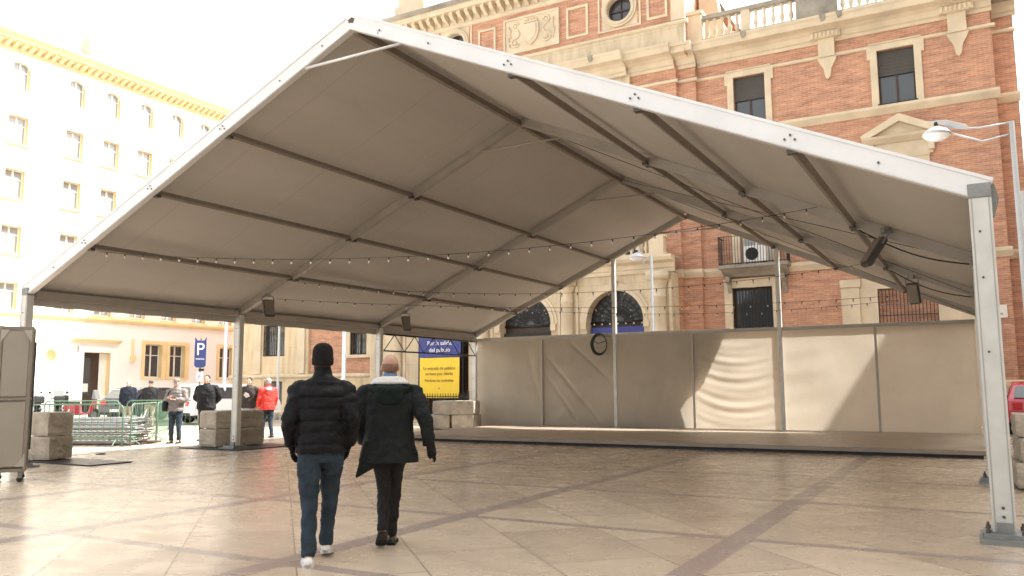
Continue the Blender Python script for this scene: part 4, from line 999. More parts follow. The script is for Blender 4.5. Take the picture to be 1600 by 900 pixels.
# parking sign
sg = thing('parking_sign', 'blue parking sign with white letter P on a thin post', 'parking sign', (-11.75, 14.0, 0), R(38))
sg.scale = (.88, .88, .97)
MB().tube([(0, .05, 0), (0, .05, 3.55)], .035, 8).build('post', 'galv', sg)
MB().prism([(-.24, 2.45), (.24, 2.45), (.24, 3.5), (.10, 3.45), (-.24, 3.62)] if False else [(-.25, 2.42), (-.15, 2.34), (.15, 2.34), (.25, 2.42), (.25, 3.60), (.16, 3.46), (-.14, 3.46), (-.25, 3.60)], -.03, .03).build('sign_panel', 'sign_blue', sg, bevel=.01)
text_mesh('lettering', 'P', .72, 'text_white', sg, (0, -.034, 2.86), (R(90), 0, 0)); text_mesh('lettering', 'PARKING', .09, 'text_white', sg, (0, -.034, 2.66), (R(90), 0, 0))
MB().box(-.13, -.02, 1.78, .13, .02, 2.14).build('small_plate', 'text_white', sg); text_mesh('lettering', 'P', .22, 'sign_blue', sg, (0, -.024, 1.88), (R(90), 0, 0))
MB().box(-.05, -.02, 2.2, .18, .06, 2.3).build('clamp', 'dark_metal', sg)

# banner in front of the porch
bn = thing('exhibition_banner', 'hanging banner, blue above and bright yellow below, on the palace porch', 'banner', (-5.82, 22.3, 0))
MB().box(-1.14, -.02, 2.78, 1.14, .02, 5.2).build('blue_panel', 'blue_print', bn)
MB().add([(-1.08+2.16*i/12, -.035+.015*sin(i*.9+j*.4), .95+1.81*j/8) for i in range(13) for j in range(9)], [(i*9+j, (i+1)*9+j, (i+1)*9+j+1, i*9+j+1) for i in range(12) for j in range(8)]).build('yellow_panel', 'yellow_print', bn, True)
for s, z in (('Inscripcion', 3.66), ('Por la salida,', 3.34), ('del palacio', 3.03)): text_mesh('lettering', s, .27, 'text_white', bn, (0, -.028, z), (R(90), 0, 0), .003)
for s, z, q in (('La entrada de público', 2.22, .2), ('se hace por detrás', 1.98, .2), ('Perdona las molestias', 1.68, .18), ('®', 1.28, .2)): text_mesh('lettering', s if s != '®' else '*', q, 'text_dark', bn, (0, -.06, z), (R(90), 0, 0), .003)
MB().tube([(-1.16, 0, 5.2), (1.16, 0, 5.2)], .03, 8).tube([(-1.16, 0, .93), (1.16, 0, .93)], .02, 8).build('batten', 'dark_metal', bn)
MB().tube([(-1.2, .06, 0), (-1.2, .06, 5.2)], .03, 8).tube([(1.2, .06, 0), (1.2, .06, 5.2)], .03, 8).build('upright', 'dark_metal', bn)
# iron fence below it
fn = thing('iron_fence', 'black iron railing fence below the banner', 'fence', (-5.8, 22.0, 0))
mb = MB()
for k in range(24): mb.tube([(-1.6+k*.14, 0, .05), (-1.6+k*.14, 0, 1.15)], .016, 6)
for z in (.18, 1.0): mb.box(-1.65, -.022, z, 1.65, .022, z+.04)
mb.build('railing_panel', 'dark_metal', fn)
for x in (-1.7, 1.7): MB().box(x-.03, -.03, 0, x+.03, .03, 1.25).build('post', 'dark_metal', fn)

# ------------------------------------------------------------------ concrete ballast blocks
def block(cx, cy, z0, sx, sy, sz, rz, label, seed, group='concrete ballast blocks'):
    rnd = random.Random(seed); mb = MB(); nx, ny, nz = 12, 12, 6
    # rough slab: subdivided box with jittered surface
    import bmesh as _b
    bm = _b.new(); _b.ops.create_cube(bm, size=1)
    _b.ops.subdivide_edges(bm, edges=bm.edges, cuts=7, use_grid_fill=True)
    for v in bm.verts:
        c = v.co; n_ = sum(1 for q in c if abs(q) > .49)
        k = .985 if n_ == 1 else (.965 if n_ == 2 else .93)
        v.co = Vector((c.x*sx*k + rnd.uniform(-.008, .008), c.y*sy*k + rnd.uniform(-.008, .008), (c.z+.5)*sz*(1 if n_ < 2 else .985) + rnd.uniform(-.006, .006)))
    me = bpy.data.meshes.new('ballast_block'); bm.to_mesh(me); bm.free(); me.materials.append(M_['concrete'])
    o = bpy.data.objects.new('ballast_block', me); COL.objects.link(o); o.location = (cx, cy, z0); o.rotation_euler = (0, 0, rz)
    tag(o, label, 'concrete block', group)
block(-.85, 5.95, .04, .66, 1.5, .42, R(-4), 'lower long concrete block at the second left post', 1)
block(-.86, 5.95, .47, .64, 1.5, .42, R(-3), 'upper long concrete block, stacked by the second left post', 2)
block(-1.08, 1.45, .04, .6, .6, .46, R(12), 'lower concrete block behind the tall grey cage trolley', 3)
block(-1.1, 1.45, .51, .58, .58, .46, R(8), 'upper rounded concrete block behind the tall grey cage trolley', 4)
block(-.7, 14.9, .04, .8, .8, .46, R(20), 'lower left block of the heap below the yellow banner', 5)
block(.15, 15.2, .04, .8, .8, .46, R(12), 'lower right block of the heap below the yellow banner', 6)
block(-.2, 15.1, .51, 1.5, .8, .46, R(16), 'top block of the heap below the yellow banner', 7)
block(16.22, 4.95, .03, .95, 1.0, .34, R(2), 'lowest concrete block beside the right post', 8)
block(16.26, 4.95, .38, .92, 1.0, .32, R(4), 'middle concrete block beside the right post', 9)
block(16.23, 4.97, .71, .90, .95, .30, R(1), 'topmost concrete block beside the right post', 10)
for (x0, y0, x1, y1, lb) in ((-1.5, 4.9, .5, 6.9, 'flat dark steel plate under the blocks at the second left post'), (-1.5, 1.0, .9, 1.9, 'flat dark steel plate on the floor beside the cage trolley'), (15.95, 4.2, 17.2, 5.7, 'steel plate under the stacked blocks on the right')):
    tag(MB().box(x0, y0, .004, x1, y1, .024).build('steel_plate', 'dark_metal'), lb, 'steel plate', 'steel plates under the ballast')
o = MB().lathe((0, 0, 0), [(.10, .004), (.10, .02), (.05, .035), (.01, .04)], 12).build('floor_cap', 'dark_metal'); o.location = (-1.55, 2.9, 0); tag(o, 'small dark round cap on the floor before the green barrier', 'floor cap')

# ------------------------------------------------------------------ tall cage trolleys
def trolley(loc, rz, w, dp, h, label):
    t = thing('cage_trolley', label, 'trolley', loc, rz, 'tall grey cage trolleys')
    fr = MB()
    for sx in (-1, 1):
        for sy in (-1, 1): fr.box(sx*w/2-.025, sy*dp/2-.025, .16, sx*w/2+.025, sy*dp/2+.025, h)
    for z in (.16, h*.52, h-.05):
        for sy in (-1, 1): fr.box(-w/2+.025, sy*dp/2-.022, z, w/2-.025, sy*dp/2+.022, z+.045)
        for sx in (-1, 1): fr.box(sx*w/2-.022, -dp/2+.025, z, sx*w/2+.022, dp/2-.025, z+.045)
    fr.build('frame', 'alu_dark', t, bevel=.004)
    for (z0, z1) in ((.24, h*.52-.02), (h*.52+.06, h-.08)):
        MB().box(-w/2+.03, -dp/2-.012, z0, w/2-.03, -dp/2+.004, z1).build('panel', 'panel_grey', t, bevel=.01)
    MB().box(-w/2+.05, -dp/2+.03, .22, w/2-.05, dp/2-.03, h-.12).build('folded_canvas_load', 'roof_fabric', t, bevel=.04)
    for (x, z, sx, sz) in ((-1, .24, 1, 1), (1, .24, -1, 1), (-1, h-.06, 1, -1), (1, h-.06, -1, -1)):
        X = x*(w/2-.0); MB().prism([(X, z), (X+sx*.12, z), (X, z+sz*.2)], -dp/2-.03, -dp/2-.014).build('corner_gusset', 'alu_grey', t)
    for sx in (-1, 1):
        for sy in (-1, 1):
            wh = MB().tube([(sx*(w/2-.05), sy*(dp/2-.06)-.02, .045), (sx*(w/2-.05), sy*(dp/2-.06)+.02, .045)], .045, 14).build('wheel', 'black', t)
            MB().box(sx*(w/2-.05)-.03, sy*(dp/2-.06)-.035, .06, sx*(w/2-.05)+.03, sy*(dp/2-.06)+.035, .16).build('caster_fork', 'galv', wh)
    MB().tube([(w/2+.06, -dp/2, .5), (w/2+.06, -dp/2, h-.25)], .014, 6).build('latch_rod', 'dark_metal', t)
trolley((2.00, -1.08, 0), R(57), .42, .62, 2.42, 'tall grey panelled cage trolley at the left edge of the picture')
trolley((1.70, -1.56, 0), R(57), .50, .62, 2.44, 'second tall cage trolley, cut by the left edge beside the first')

# ------------------------------------------------------------------ crowd barriers
def barrier(label, group, mt='green_steel', w=2.4):
    t = thing('crowd_barrier', label, 'barrier', (0, 0, 0), 0, group)
    f = MB(); r = .019
    f.tube([(-w/2, 0, .0), (-w/2, 0, .92), (-w/2+.04, 0, 1.01), (-w/2+.12, 0, 1.05), (w/2-.12, 0, 1.05), (w/2-.04, 0, 1.01), (w/2, 0, .92), (w/2, 0, .0)], r, 7)
    f.tube([(-w/2, 0, .22), (w/2, 0, .22)], r, 6); f.build('frame', mt, t, True)
    b = MB(); n = 15
    for k in range(1, n): b.tube([(-w/2+w*k/n, 0, .22), (-w/2+w*k/n, 0, 1.05)], .008, 5)
    b.build('bars', mt, t)
    for s in (-1, 1): MB().tube([(s*(w/2-.15), -.22, .01), (s*(w/2-.15), 0, .20), (s*(w/2-.15), .22, .01)], .014, 6).build('foot', mt, t)
    return t
def seg(t, a, b):
    a, b = Vector(a), Vector(b); m = (a+b)/2; t.location = (m.x, m.y, 0); t.rotation_euler = (0, 0, math.atan2(b.y-a.y, b.x-a.x)); return t
GB = 'green steel crowd barriers fencing off the pile'
b0 = seg(barrier('front green crowd barrier before the barrier pile, next to the cage trolley', GB), (-5.55, 3.55), (-3.25, 4.72))
b1 = copy_tree(b0); seg(b1, (-3.2, 4.8), (-4.75, 6.75)); b1['label'] = 'green crowd barrier closing the right side of the barrier pile'
b2 = copy_tree(b0); seg(b2, (-4.8, 6.8), (-6.5, 8.55)); b2['label'] = 'green crowd barrier behind, nearest the man in the cap'
b3 = copy_tree(b0); seg(b3, (-11.6, 7.6), (-9.5, 9.0)); b3['label'] = 'distant green crowd barrier left of the two dark-coated men'
b4 = copy_tree(b0); seg(b4, (-9.4, 9.1), (-7.3, 10.4)); b4['label'] = 'distant green crowd barrier in front of the two dark-coated men'
p0 = barrier('crowd barrier lying flat in the pile behind the green barrier', 'galvanised crowd barriers piled flat', 'galv')
for k in range(11):
    p = p0 if k == 0 else copy_tree(p0)
    p.rotation_euler = (R(90 + (k % 2)*1.5), 0, R(27 + random.uniform(-4, 4))); p.location = (-4.9+random.uniform(-.12, .12), 5.35+random.uniform(-.1, .1), .06+k*.062)
    p['label'] = 'galvanised crowd barrier lying flat in the pile inside the green barriers'
pb = MB().box(-1.2, -.55, .0, 1.2, .55, .05).build('pallet', 'wood_dark'); pb.location = (-4.75, 5.25, 0); pb.rotation_euler = (0, 0, R(27)); tag(pb, 'dark pallet under the pile of crowd barriers', 'pallet')

# ------------------------------------------------------------------ vehicles
def wheel_(par, x, y, r=.33, w=.2):
    t = MB().tube([(x, y-w/2, r), (x, y+w/2, r)], r, 24).build('wheel', 'black', par, True, .02)
    m = MB().tube([(x, y-w/2-.006, r), (x, y+w/2+.006, r)], r*.62, 18); m.build('rim', 'galv', t)
    m = MB()
    for k in range(5): m.beam((x, y-w/2-.012, r), (x+r*.58*cos(k*2*pi/5), y-w/2-.012, r+r*.58*sin(k*2*pi/5)), .012, .05, (0, 1, 0))
    m.build('spokes', 'lamp_grey', t)
def car(name, label, loc, rz, mt, L=4.3, Wd=1.78, Hh=1.5, kind='hatch'):
    """length along local x, nose at +x"""
    t = thing(name, label, 'car', loc, rz)
    h = L/2
    if kind == 'van': prof = [(-h, .35), (-h-.02, .8), (-h+.05, 1.1), (-h+.12, Hh), (h-1.5, Hh+.0), (h-.75, 1.12), (h-.1, .95), (h, .7), (h, .35)]
    else: prof = [(-h, .35), (-h-.02, .70), (-h+.06, .95), (-h+.10, 1.0), (-h+.55, Hh-.08), (-h+.9, Hh), (.15, Hh), (.6, Hh-.08), (h-1.15, .98), (h-.3, .84), (h-.04, .66), (h, .35)]
    def W_(z): return Wd/2 * (1 if z < .95 else 1 - .2*(z-.95)/(Hh-.95))
    vs = []; n = len(prof)
    for s in (-1, 1):
        for x, z in prof: vs.append((x, s*W_(z), z))
    # wheel cut-outs along the sill
    low = [(h-.45, .35), (h-.5, .55), (h-.8, .68), (h-1.1, .55), (h-1.15, .35), (-h+1.15, .30), (-h+1.1, .55), (-h+.8, .68), (-h+.5, .55), (-h+.45, .35)]
    poly = prof + low; nn = len(poly)
    mb = MB(); vs = [(x, -W_(z), z) for x, z in poly] + [(x, W_(z), z) for x, z in poly]
    mb.add(vs, [tuple(range(nn)), tuple(range(2*nn-1, nn-1, -1))] + [(i, i+nn, (i+1) % nn+nn, (i+1) % nn) for i in range(nn)])
    mb.build('body', mt, t, bevel=.05)
    g_ = MB()
    for s in (-1, 1):
        if kind == 'van': pl_ = [(-h+.3, 1.02), (-h+.35, Hh-.14), (h-1.6, Hh-.14), (h-.95, 1.02)]
        else: pl_ = [(-h+.40, 1.0), (-h+.78, Hh-.13), (.1, Hh-.13), (.55, Hh-.2), (h-1.3, 1.0)]
        q = [(x, s*(W_(z)+.004), z) for x, z in pl_]; g_.add(q, [tuple(range(len(q)))])
    g_.build('side_window', 'glass', t)
    f = MB()
    if kind == 'van': a, b = (h-1.47, Hh-.08), (h-.80, 1.16)
    else: a, b = (.66, Hh-.12), (h-1.22, 1.02)
    f.add([(a[0]+.02, -W_(a[1])*.9, a[1]), (a[0]+.02, W_(a[1])*.9, a[1]), (b[0]+.02, W_(b[1])*.9, b[1]), (b[0]+.02, -W_(b[1])*.9, b[1])], [(0, 1, 2, 3)])
    f.build('windscreen', 'glass', t)
    r0 = MB(); a, b = (-h+.12, 1.04), (-h+.50, Hh-.14)
    if kind == 'van': a, b = (-h+.02, 1.05), (-h+.08, Hh-.12)
    r0.add([(a[0]-.02, -Wd*.40, a[1]), (a[0]-.02, Wd*.40, a[1]), (b[0]-.02, Wd*.36, b[1]), (b[0]-.02, -Wd*.36, b[1])], [(0, 1, 2, 3)]); r0.build('rear_window', 'glass', t)
    for s in (-1, 1):
        MB().box(-h-.05, s*Wd*.36-.12, .72, -h+.10, s*Wd*.36+.12, .92).build('taillight', 'tail', t, bevel=.02)
        MB().box(h-.16, s*Wd*.36-.14, .62, h+.03, s*Wd*.36+.14, .76).build('headlight', 'lens', t, bevel=.02)
        MB().box(.75, s*(Wd/2+.02)-.07, .98, .9, s*(Wd/2+.02)+.07, 1.1).build('wing_mirror', mt, t, bevel=.02)
        for x in (h-.8, -h+.8): wheel_(t, x, s*(Wd/2-.1))
    MB().box(-h-.04, -.26, .48, -h-.025, .26, .60).build('number_plate', 'paper', t)
    MB().tube([(-h-.055, 0, .82), (-h-.03, 0, .82)], .07, 16).build('badge', 'bolt', t)
    MB().box(-h-.05, -Wd/2+.04, .36, -h+.1, Wd/2-.04, .46).build('bumper', 'black', t, bevel=.02)
    return t
car('parked_car', 'white parked car behind the man in the black jacket', (-12.6, 16.2, 0), R(78), 'car_white', 4.2, 1.8, 1.62, 'van')
car('parked_car', 'dark blue parked car behind the two dark-coated men', (-16.6, 15.6, 0), R(100), 'car_dark')
car('parked_car', 'silver parked car half hidden behind the man in the cap', (-16.2, 19.6, 0), R(92), 'car_grey', 4.1)
car('parked_car', 'red car seen past the right marquee post', (16.95, 20.5, 0), R(90), 'car_red', 4.3, Hh=1.5)
def scooter(loc, rz, label, mt):
    t = thing('scooter', label, 'scooter', loc, rz, 'scooters parked by the apartment block')
    for x in (-.62, .62): 
        w = MB().tube([(x, -.06, .27), (x, .06, .27)], .27, 20).build('wheel', 'black', t, True); MB().tube([(x, -.065, .27), (x, .065, .27)], .15, 14).build('rim', 'galv', w)
    MB().prism([(-.85, .55), (-.75, .72), (-.3, .76), (-.05, .72), (.0, .36), (.35, .34), (.52, .80), (.60, 1.02), (.68, .98), (.62, .55), (.50, .28), (-.2, .24), (-.45, .35)], -.15, .15).build('body', mt, t, bevel=.05)
    MB().box(-.80, -.14, .74, -.1, .14, .86).build('seat', 'black', t, bevel=.05)
    MB().tube([(.60, 0, .5), (.56, 0, 1.02)], .03, 8).tube([(.50, -.34, 1.06), (.57, 0, 1.03), (.50, .34, 1.06)], .018, 8).build('handlebar', 'dark_metal', t)
    MB().prism([(.56, 1.0), (.74, .98), (.66, 1.38), (.60, 1.40)], -.2, .2).build('windshield', 'glass_pale', t)
    for s in (-1, 1): m = MB().tube([(.52, s*.25, 1.06), (.50, s*.33, 1.26)], .008, 5).ball((.50, s*.34, 1.30), .03, .06, .05, 10, 6).build('mirror', 'black', t)
    MB().box(-1.05, -.2, .84, -.68, .2, 1.16).build('top_case', 'black', t, bevel=.06)
scooter((-19.9, 13.3, 0), R(150), 'black scooter with top case parked left of the doorway', 'dark_metal')
scooter((-21.0, 12.9, 0), R(160), 'second black scooter parked beside the first, farther left of the doorway', 'dark_metal')
scooter((-21.0, 15.1, 0), R(30), 'red scooter standing in front of the dark doorway', 'car_red')

# ------------------------------------------------------------------ people
def fuse(mb, name, mt, parent, voxel, smooth_it=4, inflate=0, wrinkle=0):
    me = bpy.data.meshes.new(name); me.from_pydata(mb.v, [], mb.f); me.update()
    o = bpy.data.objects.new(name, me); COL.objects.link(o)
    rm = o.modifiers.new('r', 'REMESH'); rm.mode = 'VOXEL'; rm.voxel_size = voxel
    sm = o.modifiers.new('s', 'SMOOTH'); sm.iterations = smooth_it; sm.factor = .5
    if wrinkle:
        tx = bpy.data.textures.get('folds') or bpy.data.textures.new('folds', 'CLOUDS'); tx.noise_scale = .11; tx.noise_depth = 3; tx.noise_type = 'SOFT_NOISE'
        dm = o.modifiers.new('w', 'DISPLACE'); dm.texture = tx; dm.strength = wrinkle; dm.mid_level = .5; dm.texture_coords = 'LOCAL'
    if inflate: dm = o.modifiers.new('d', 'DISPLACE'); dm.strength = inflate; dm.mid_level = 0
    bpy.context.view_layer.update()
    m2 = bpy.data.meshes.new_from_object(o.evaluated_get(bpy.context.evaluated_depsgraph_get()))
    bpy.data.objects.remove(o); m2.name = name
    m2.materials.clear(); m2.materials.append(M_[mt]); m2.polygons.foreach_set('use_smooth', [True]*len(m2.polygons))
    o = bpy.data.objects.new(name, m2); COL.objects.link(o); o.parent = parent
    return o
def lerp(a, b, t): return tuple(a[i]+(b[i]-a[i])*t for i in range(3))
def limb(mb, pts, rad, seg=10, n=14, quilt=0, qn=0):
    """smooth polyline through pts, radii interpolated, optional quilting"""
    P = []; Rr = []; total = (len(pts)-1)*seg
    for i in range(len(pts)-1):
        for k in range(seg + (1 if i == len(pts)-2 else 0)):
            t = k/seg
            p0 = pts[max(i-1, 0)]; p1 = pts[i]; p2 = pts[i+1]; p3 = pts[min(i+2, len(pts)-1)]
            q = []
            for c in range(3):
                m1 = (p2[c]-p0[c])/2*.6; m2 = (p3[c]-p1[c])/2*.6
                h00 = 2*t**3-3*t**2+1; h10 = t**3-2*t**2+t; h01 = -2*t**3+3*t**2; h11 = t**3-t**2
                q.append(h00*p1[c]+h10*m1+h01*p2[c]+h11*m2)
            P.append(q); r = rad[i]+(rad[i+1]-rad[i])*t
            s = (i*seg+k)/total
            if quilt: r *= 1 - quilt*(1-abs(sin(pi*qn*s)))**3
            Rr.append(r)
    mb.tube(P, Rr, n)
def hand(mb, wrist, dirv, side, curl=.5, palm=None):
    """five separate, curled fingers on a palm; dirv points along the hand"""
    d = Vector(dirv).normalized(); w = Vector(wrist)
    a = Vector(palm) if palm else Vector((0, 1, 0))
    lat = (a - d*a.dot(d)).normalized()        # across the knuckles (towards the thumb)
    nrm = d.cross(lat).normalized()*(-side)    # palm faces the body
    c = w + d*.05
    for k in range(5):
        t = (k-2)/2; mb.tube([w + lat*t*.018, w + d*.045 + lat*t*.030, w + d*.092 + lat*t*.034], [.015, .016, .012], 8)
    for k, ln in enumerate((.072, .082, .076, .060)):
        b = w + d*.088 + lat*(.034 - k*.0225); p = [b]
        dd = d.copy()
        for j in range(3):
            dd = (dd + nrm*curl*(.45+.25*j)).normalized(); b = b + dd*ln*(.42, .33, .25)[j]; p.append(b)
        mb.tube(p, [.0098, .009, .0082, .0068], 8)
    b = w + d*.022 + lat*.024; p = [b, b + (d*.5+lat*.75).normalized()*.034, b + (d*.5+lat*.75).normalized()*.034 + (d*.9+lat*.25+nrm*.35).normalized()*.032, b + (d*.5+lat*.75).normalized()*.034 + (d*.9+lat*.15+nrm*.5).normalized()*.055]
    mb.tube(p, [.0125, .0115, .0095, .0075], 8)
def head(mb, c, s=1.0, turn=0, nod=0):
    """skull, jaw, nose, ears, lips; faces +y before turning"""
    x0, y0, z0 = c; t = MB()
    t.ball((0, -.008, .03), .076, .095, .088, 20, 14)
    t.rings([(-.115, .030, .022, 0, .055), (-.10, .045, .045, 0, .042), (-.075, .056, .062, 0, .028), (-.04, .066, .078, 0, .016), (0, .072, .088, 0, .006), (.04, .074, .090, 0, 0)], 20)
    t.tube([(0, .086, .018), (0, .105, -.022), (0, .112, -.036), (0, .098, -.046)], [.010, .013, .015, .010], 8)
    t.ball((0, .090, -.070), .026, .012, .009, 10, 6); t.ball((0, .088, -.082), .022, .012, .008, 10, 6)
    t.ball((0, .082, .026), .050, .016, .010, 12, 6)
    for sd in (-1, 1): t.ball((sd*.078, -.008, -.012), .011, .020, .032, 8, 8); t.ball((sd*.045, .068, -.03), .02, .02, .02, 8, 6)
    M4 = Matrix.Rotation(turn, 4, 'Z') @ Matrix.Rotation(nod, 4, 'X')
    mb.add([M4 @ Vector(v)*s + Vector(c) for v in t.v], t.f); return M4
def person(label, loc, rz, H_=1.75, legs=None, arms=None, jacket='navy', jq=0, trousers='jeans', shoes='leather', hair='hair_dark', hat=None,
           long_hem=0, bulk=1.0, turn=0, nod=0, vox=.014, lean=0, collar=True, flare=0, cap=False, near=False, thin=1.0, gloves=False, group=None, neck=0):
    k = H_/1.75; t = thing('person', label, 'person', loc, rz, group); t.scale = (k, k, k)
    LG = legs or {'L': [(-.09, 0, .92), (-.10, .02, .50), (-.11, 0, .09)], 'R': [(.09, 0, .92), (.10, .02, .50), (.11, 0, .09)]}
    AR = arms or {'L': [(-.20, 0, 1.42), (-.26, -.02, 1.14), (-.25, .06, .90)], 'R': [(.20, 0, 1.42), (.26, -.02, 1.14), (.25, .06, .90)]}
    hy = lean
    bd = MB()   # one continuous body
    bd.rings([(.86, .13, .09, 0, 0), (.95, .15, .10, 0, 0), (1.05, .13, .09, 0, hy*.2), (1.25, .15, .10, 0, hy*.6), (1.38, .165, .10, 0, hy*.85), (1.44, .12, .08, 0, hy*.95), (1.48, .06, .06, 0, hy)], 20)
    bd.tube([(0, hy-.01, 1.42), (0, hy, 1.50), (0, hy+.012, 1.56)], [.062, .056, .056], 14)
    hc = (0, hy+.022, 1.632)
    HM = head(bd, hc, 1, turn, nod)
    for s, sd in (('L', -1), ('R', 1)):
        h_, kn, an = LG[s]; limb(bd, [h_, kn, an], [.080, .055, .038], 6, 12)
        foot_d = (an[0]+sd*.015, an[1]+.13, max(.035, an[2]-.055)); bd.tube([(an[0], an[1]-.04, an[2]-.03), (an[0], an[1]+.04, an[2]-.035), foot_d], [.036, .036, .024], 10)
        sh, el, wr = AR[s]; limb(bd, [(sd*.12, sh[1]+hy, sh[2]), (sh[0], sh[1]+hy, sh[2]), el, wr], [.05, .048, .038, .026], 6, 12)
        d = Vector(wr)-Vector(el); hand(bd, wr, d, sd, .55, palm=(0, 1, 0) if abs(d.normalized().y) < .8 else (0, 0, 1))
    body = fuse(bd, 'body', 'skin', t, .0075 if near else .010, 2)
    # clothes
    tr = MB()
    tr.rings([(.80, .10, .10, 0, 0), (.84, .165*thin, .125, 0, 0), (.93, .172*thin, .13, 0, 0), (1.02, .158*thin, .115, 0, 0)], 24)
    for s, sd in (('L', -1), ('R', 1)):
        h_, kn, an = LG[s]; a2 = (an[0], an[1]-.005-.02*(an[2] > .12), an[2]-.02-.02*(an[2] > .12))
        mid1 = lerp(h_, kn, .5); mid2 = lerp(kn, a2, .5)
        limb(tr, [(h_[0], h_[1], h_[2]-.01), mid1, kn, mid2, a2], [.104*thin, .094*thin, .073*thin, .062*thin, .058*thin], 7, 16, .07, 11)
    fuse(tr, 'trousers', trousers, t, vox*.8, 2, 0, .035)
    hem = .86 - long_hem
    jk = MB(); rg = []; b = bulk
    base = [(hem, .205*b + flare, .155*b + flare*.7, 0, -flare*.3), (hem+.06, .205*b + flare*.8, .158*b + flare*.5, 0, -flare*.2), (.98, .198*b + flare*.25, .150*b, 0, hy*.1), (1.12, .198*b, .148*b, 0, hy*.4), (1.25, .212*b, .152*b, 0, hy*.65), (1.36, .212*b, .142*b, 0, hy*.85), (1.42, .196*b, .125*b, 0, hy*.95), (1.46, .150*b, .108*b, 0, hy), (1.485, .108*b, .092*b, 0, hy), (1.50, .085, .082, 0, hy+.005)]
    if collar: base += [(1.535, .078, .078, 0, hy+.008), (1.555+neck, .072, .076, 0, hy+.01)]
    zz = [z[0] for z in base]; n = 90
    for i in range(n+1):
        z = zz[0]+(zz[-1]-zz[0])*i/n
        for j in range(len(base)-1):
            if base[j][0] <= z <= base[j+1][0]+1e-9:
                u = (z-base[j][0])/(base[j+1][0]-base[j][0]); r_ = [base[j][c]+(base[j+1][c]-base[j][c])*u for c in range(5)]; break
        q = 1 - jq*(1-abs(sin(pi*z/.095)))**3 if jq and z < 1.47 else 1
        rg.append((z, r_[1]*q, r_[2]*q, r_[3], r_[4]))
    jk.rings(rg, 28, 2.4)
    for s, sd in (('L', -1), ('R', 1)):
        sh, el, wr = AR[s]
        wr2 = lerp(el, wr, .94)
        limb(jk, [(sd*.10, sh[1]+hy, sh[2]-.01), (sh[0], sh[1]+hy, sh[2]-.02), lerp(sh, el, .5), el, wr2], [.078*b, .080*b, .072*b, .064*b, .048*b], 9, 16, jq, 8)
    fuse(jk, 'jacket', jacket, t, vox, 1, 0, .045)
    for s, sd in (('L', -1), ('R', 1)):
        an = LG[s][2]; lift = max(0, an[2]-.09)
        sm = MB(); x, y, z = an[0], an[1], lift
        st_ = [(-.085, .030, .05), (-.06, .038, .075), (0, .042, .085), (.06, .046, .065), (.12, .048, .050), (.165, .040, .040), (.185, .024, .028)]
        vs = []; nn = 14
        for (yy, hw, hh) in st_:
            for q in range(nn):
                a = 2*pi*q/nn; vs.append((x+sd*.02*max(0, yy)/.18+hw*cos(a), y+yy, max(0.0, hh*.5+hh*.5*sin(a)*1.0)))
        pitch = -min(.9, lift*5.0)
        piv = Vector((x, y+.12, 0)); M4 = Matrix.Translation(piv + Vector((0, 0, lift*.35))) @ Matrix.Rotation(pitch, 4, 'X') @ Matrix.Translation(-piv)
        F = [(i*nn+q, i*nn+(q+1) % nn, (i+1)*nn+(q+1) % nn, (i+1)*nn+q) for i in range(len(st_)-1) for q in range(nn)] + [tuple(range(nn-1, -1, -1)), tuple((len(st_)-1)*nn+q for q in range(nn))]
        sm.add([M4 @ Vector(v) for v in vs], F); so = sm.build('shoe', shoes, t, True)
        sl_ = MB(); vs = []
        for (yy, hw, hh) in st_:
            for (ww, zz_) in ((-1, -.002), (1, -.002), (1, .022), (-1, .022)): vs.append(M4 @ Vector((x+sd*.02*max(0, yy)/.18+ww*(hw+.005), y+yy, zz_)))
        sl_.add(vs, [(i*4+q, i*4+(q+1) % 4, i*4+4+(q+1) % 4, i*4+4+q) for i in range(len(st_)-1) for q in range(4)] + [(0, 3, 2, 1), tuple((len(st_)-1)*4+q for q in range(4))])
        sl_.build('sole', 'fleece' if shoes == 'fleece' or shoes == 'white_paint' else 'black', so)
    if gloves:
        for s, sd in (('L', -1), ('R', 1)):
            sh, el, wr = AR[s]; d = Vector(wr)-Vector(el); gm = MB(); hand(gm, wr, d, sd, .55, palm=(0, 1, 0)); gm.tube([lerp(el, wr, .85), wr, tuple(Vector(wr)+d.normalized()*.03)], [.030, .030, .022], 12)
            fuse(gm, 'glove', 'knit', t, .006, 1, .005)
    T4 = Matrix.Translation(hc) @ HM
    def hp(mb): m = MB(); m.add([T4 @ Vector(v) for v in mb.v], mb.f); return m
    e = MB()
    for s in (-1, 1): e.ball((s*.031, .078, .004), .012, .010, .008, 8, 6)
    hp(e).build('eyes', 'hair_dark', t, True)
    if hair and not hat:
        hb = MB(); hb.ball((0, -.022, .042), .084, .098, .088, 24, 16); hb.ball((0, -.045, -.01), .080, .070, .07, 20, 12)
        fuse(hp(hb), 'hair', hair, t, .008, 2)
    if hair and hat:
        hb = MB(); hb.ball((0, -.035, -.02), .079, .075, .055, 20, 12); fuse(hp(hb), 'hair', hair, t, .008, 2)
    if hat == 'beanie':
        hb = MB(); hb.rings([(-.035, .083, .103, 0, -.014), (-.03, .089, .109, 0, -.014), (.02, .090, .110, 0, -.012), (.03, .087, .107, 0, -.012), (.08, .086, .104, 0, -.014), (.12, .074, .090, 0, -.018), (.145, .045, .055, 0, -.02), (.152, .01, .01, 0, -.02)], 26)
        fuse(hp(hb), 'beanie', 'knit', t, .006, 1)
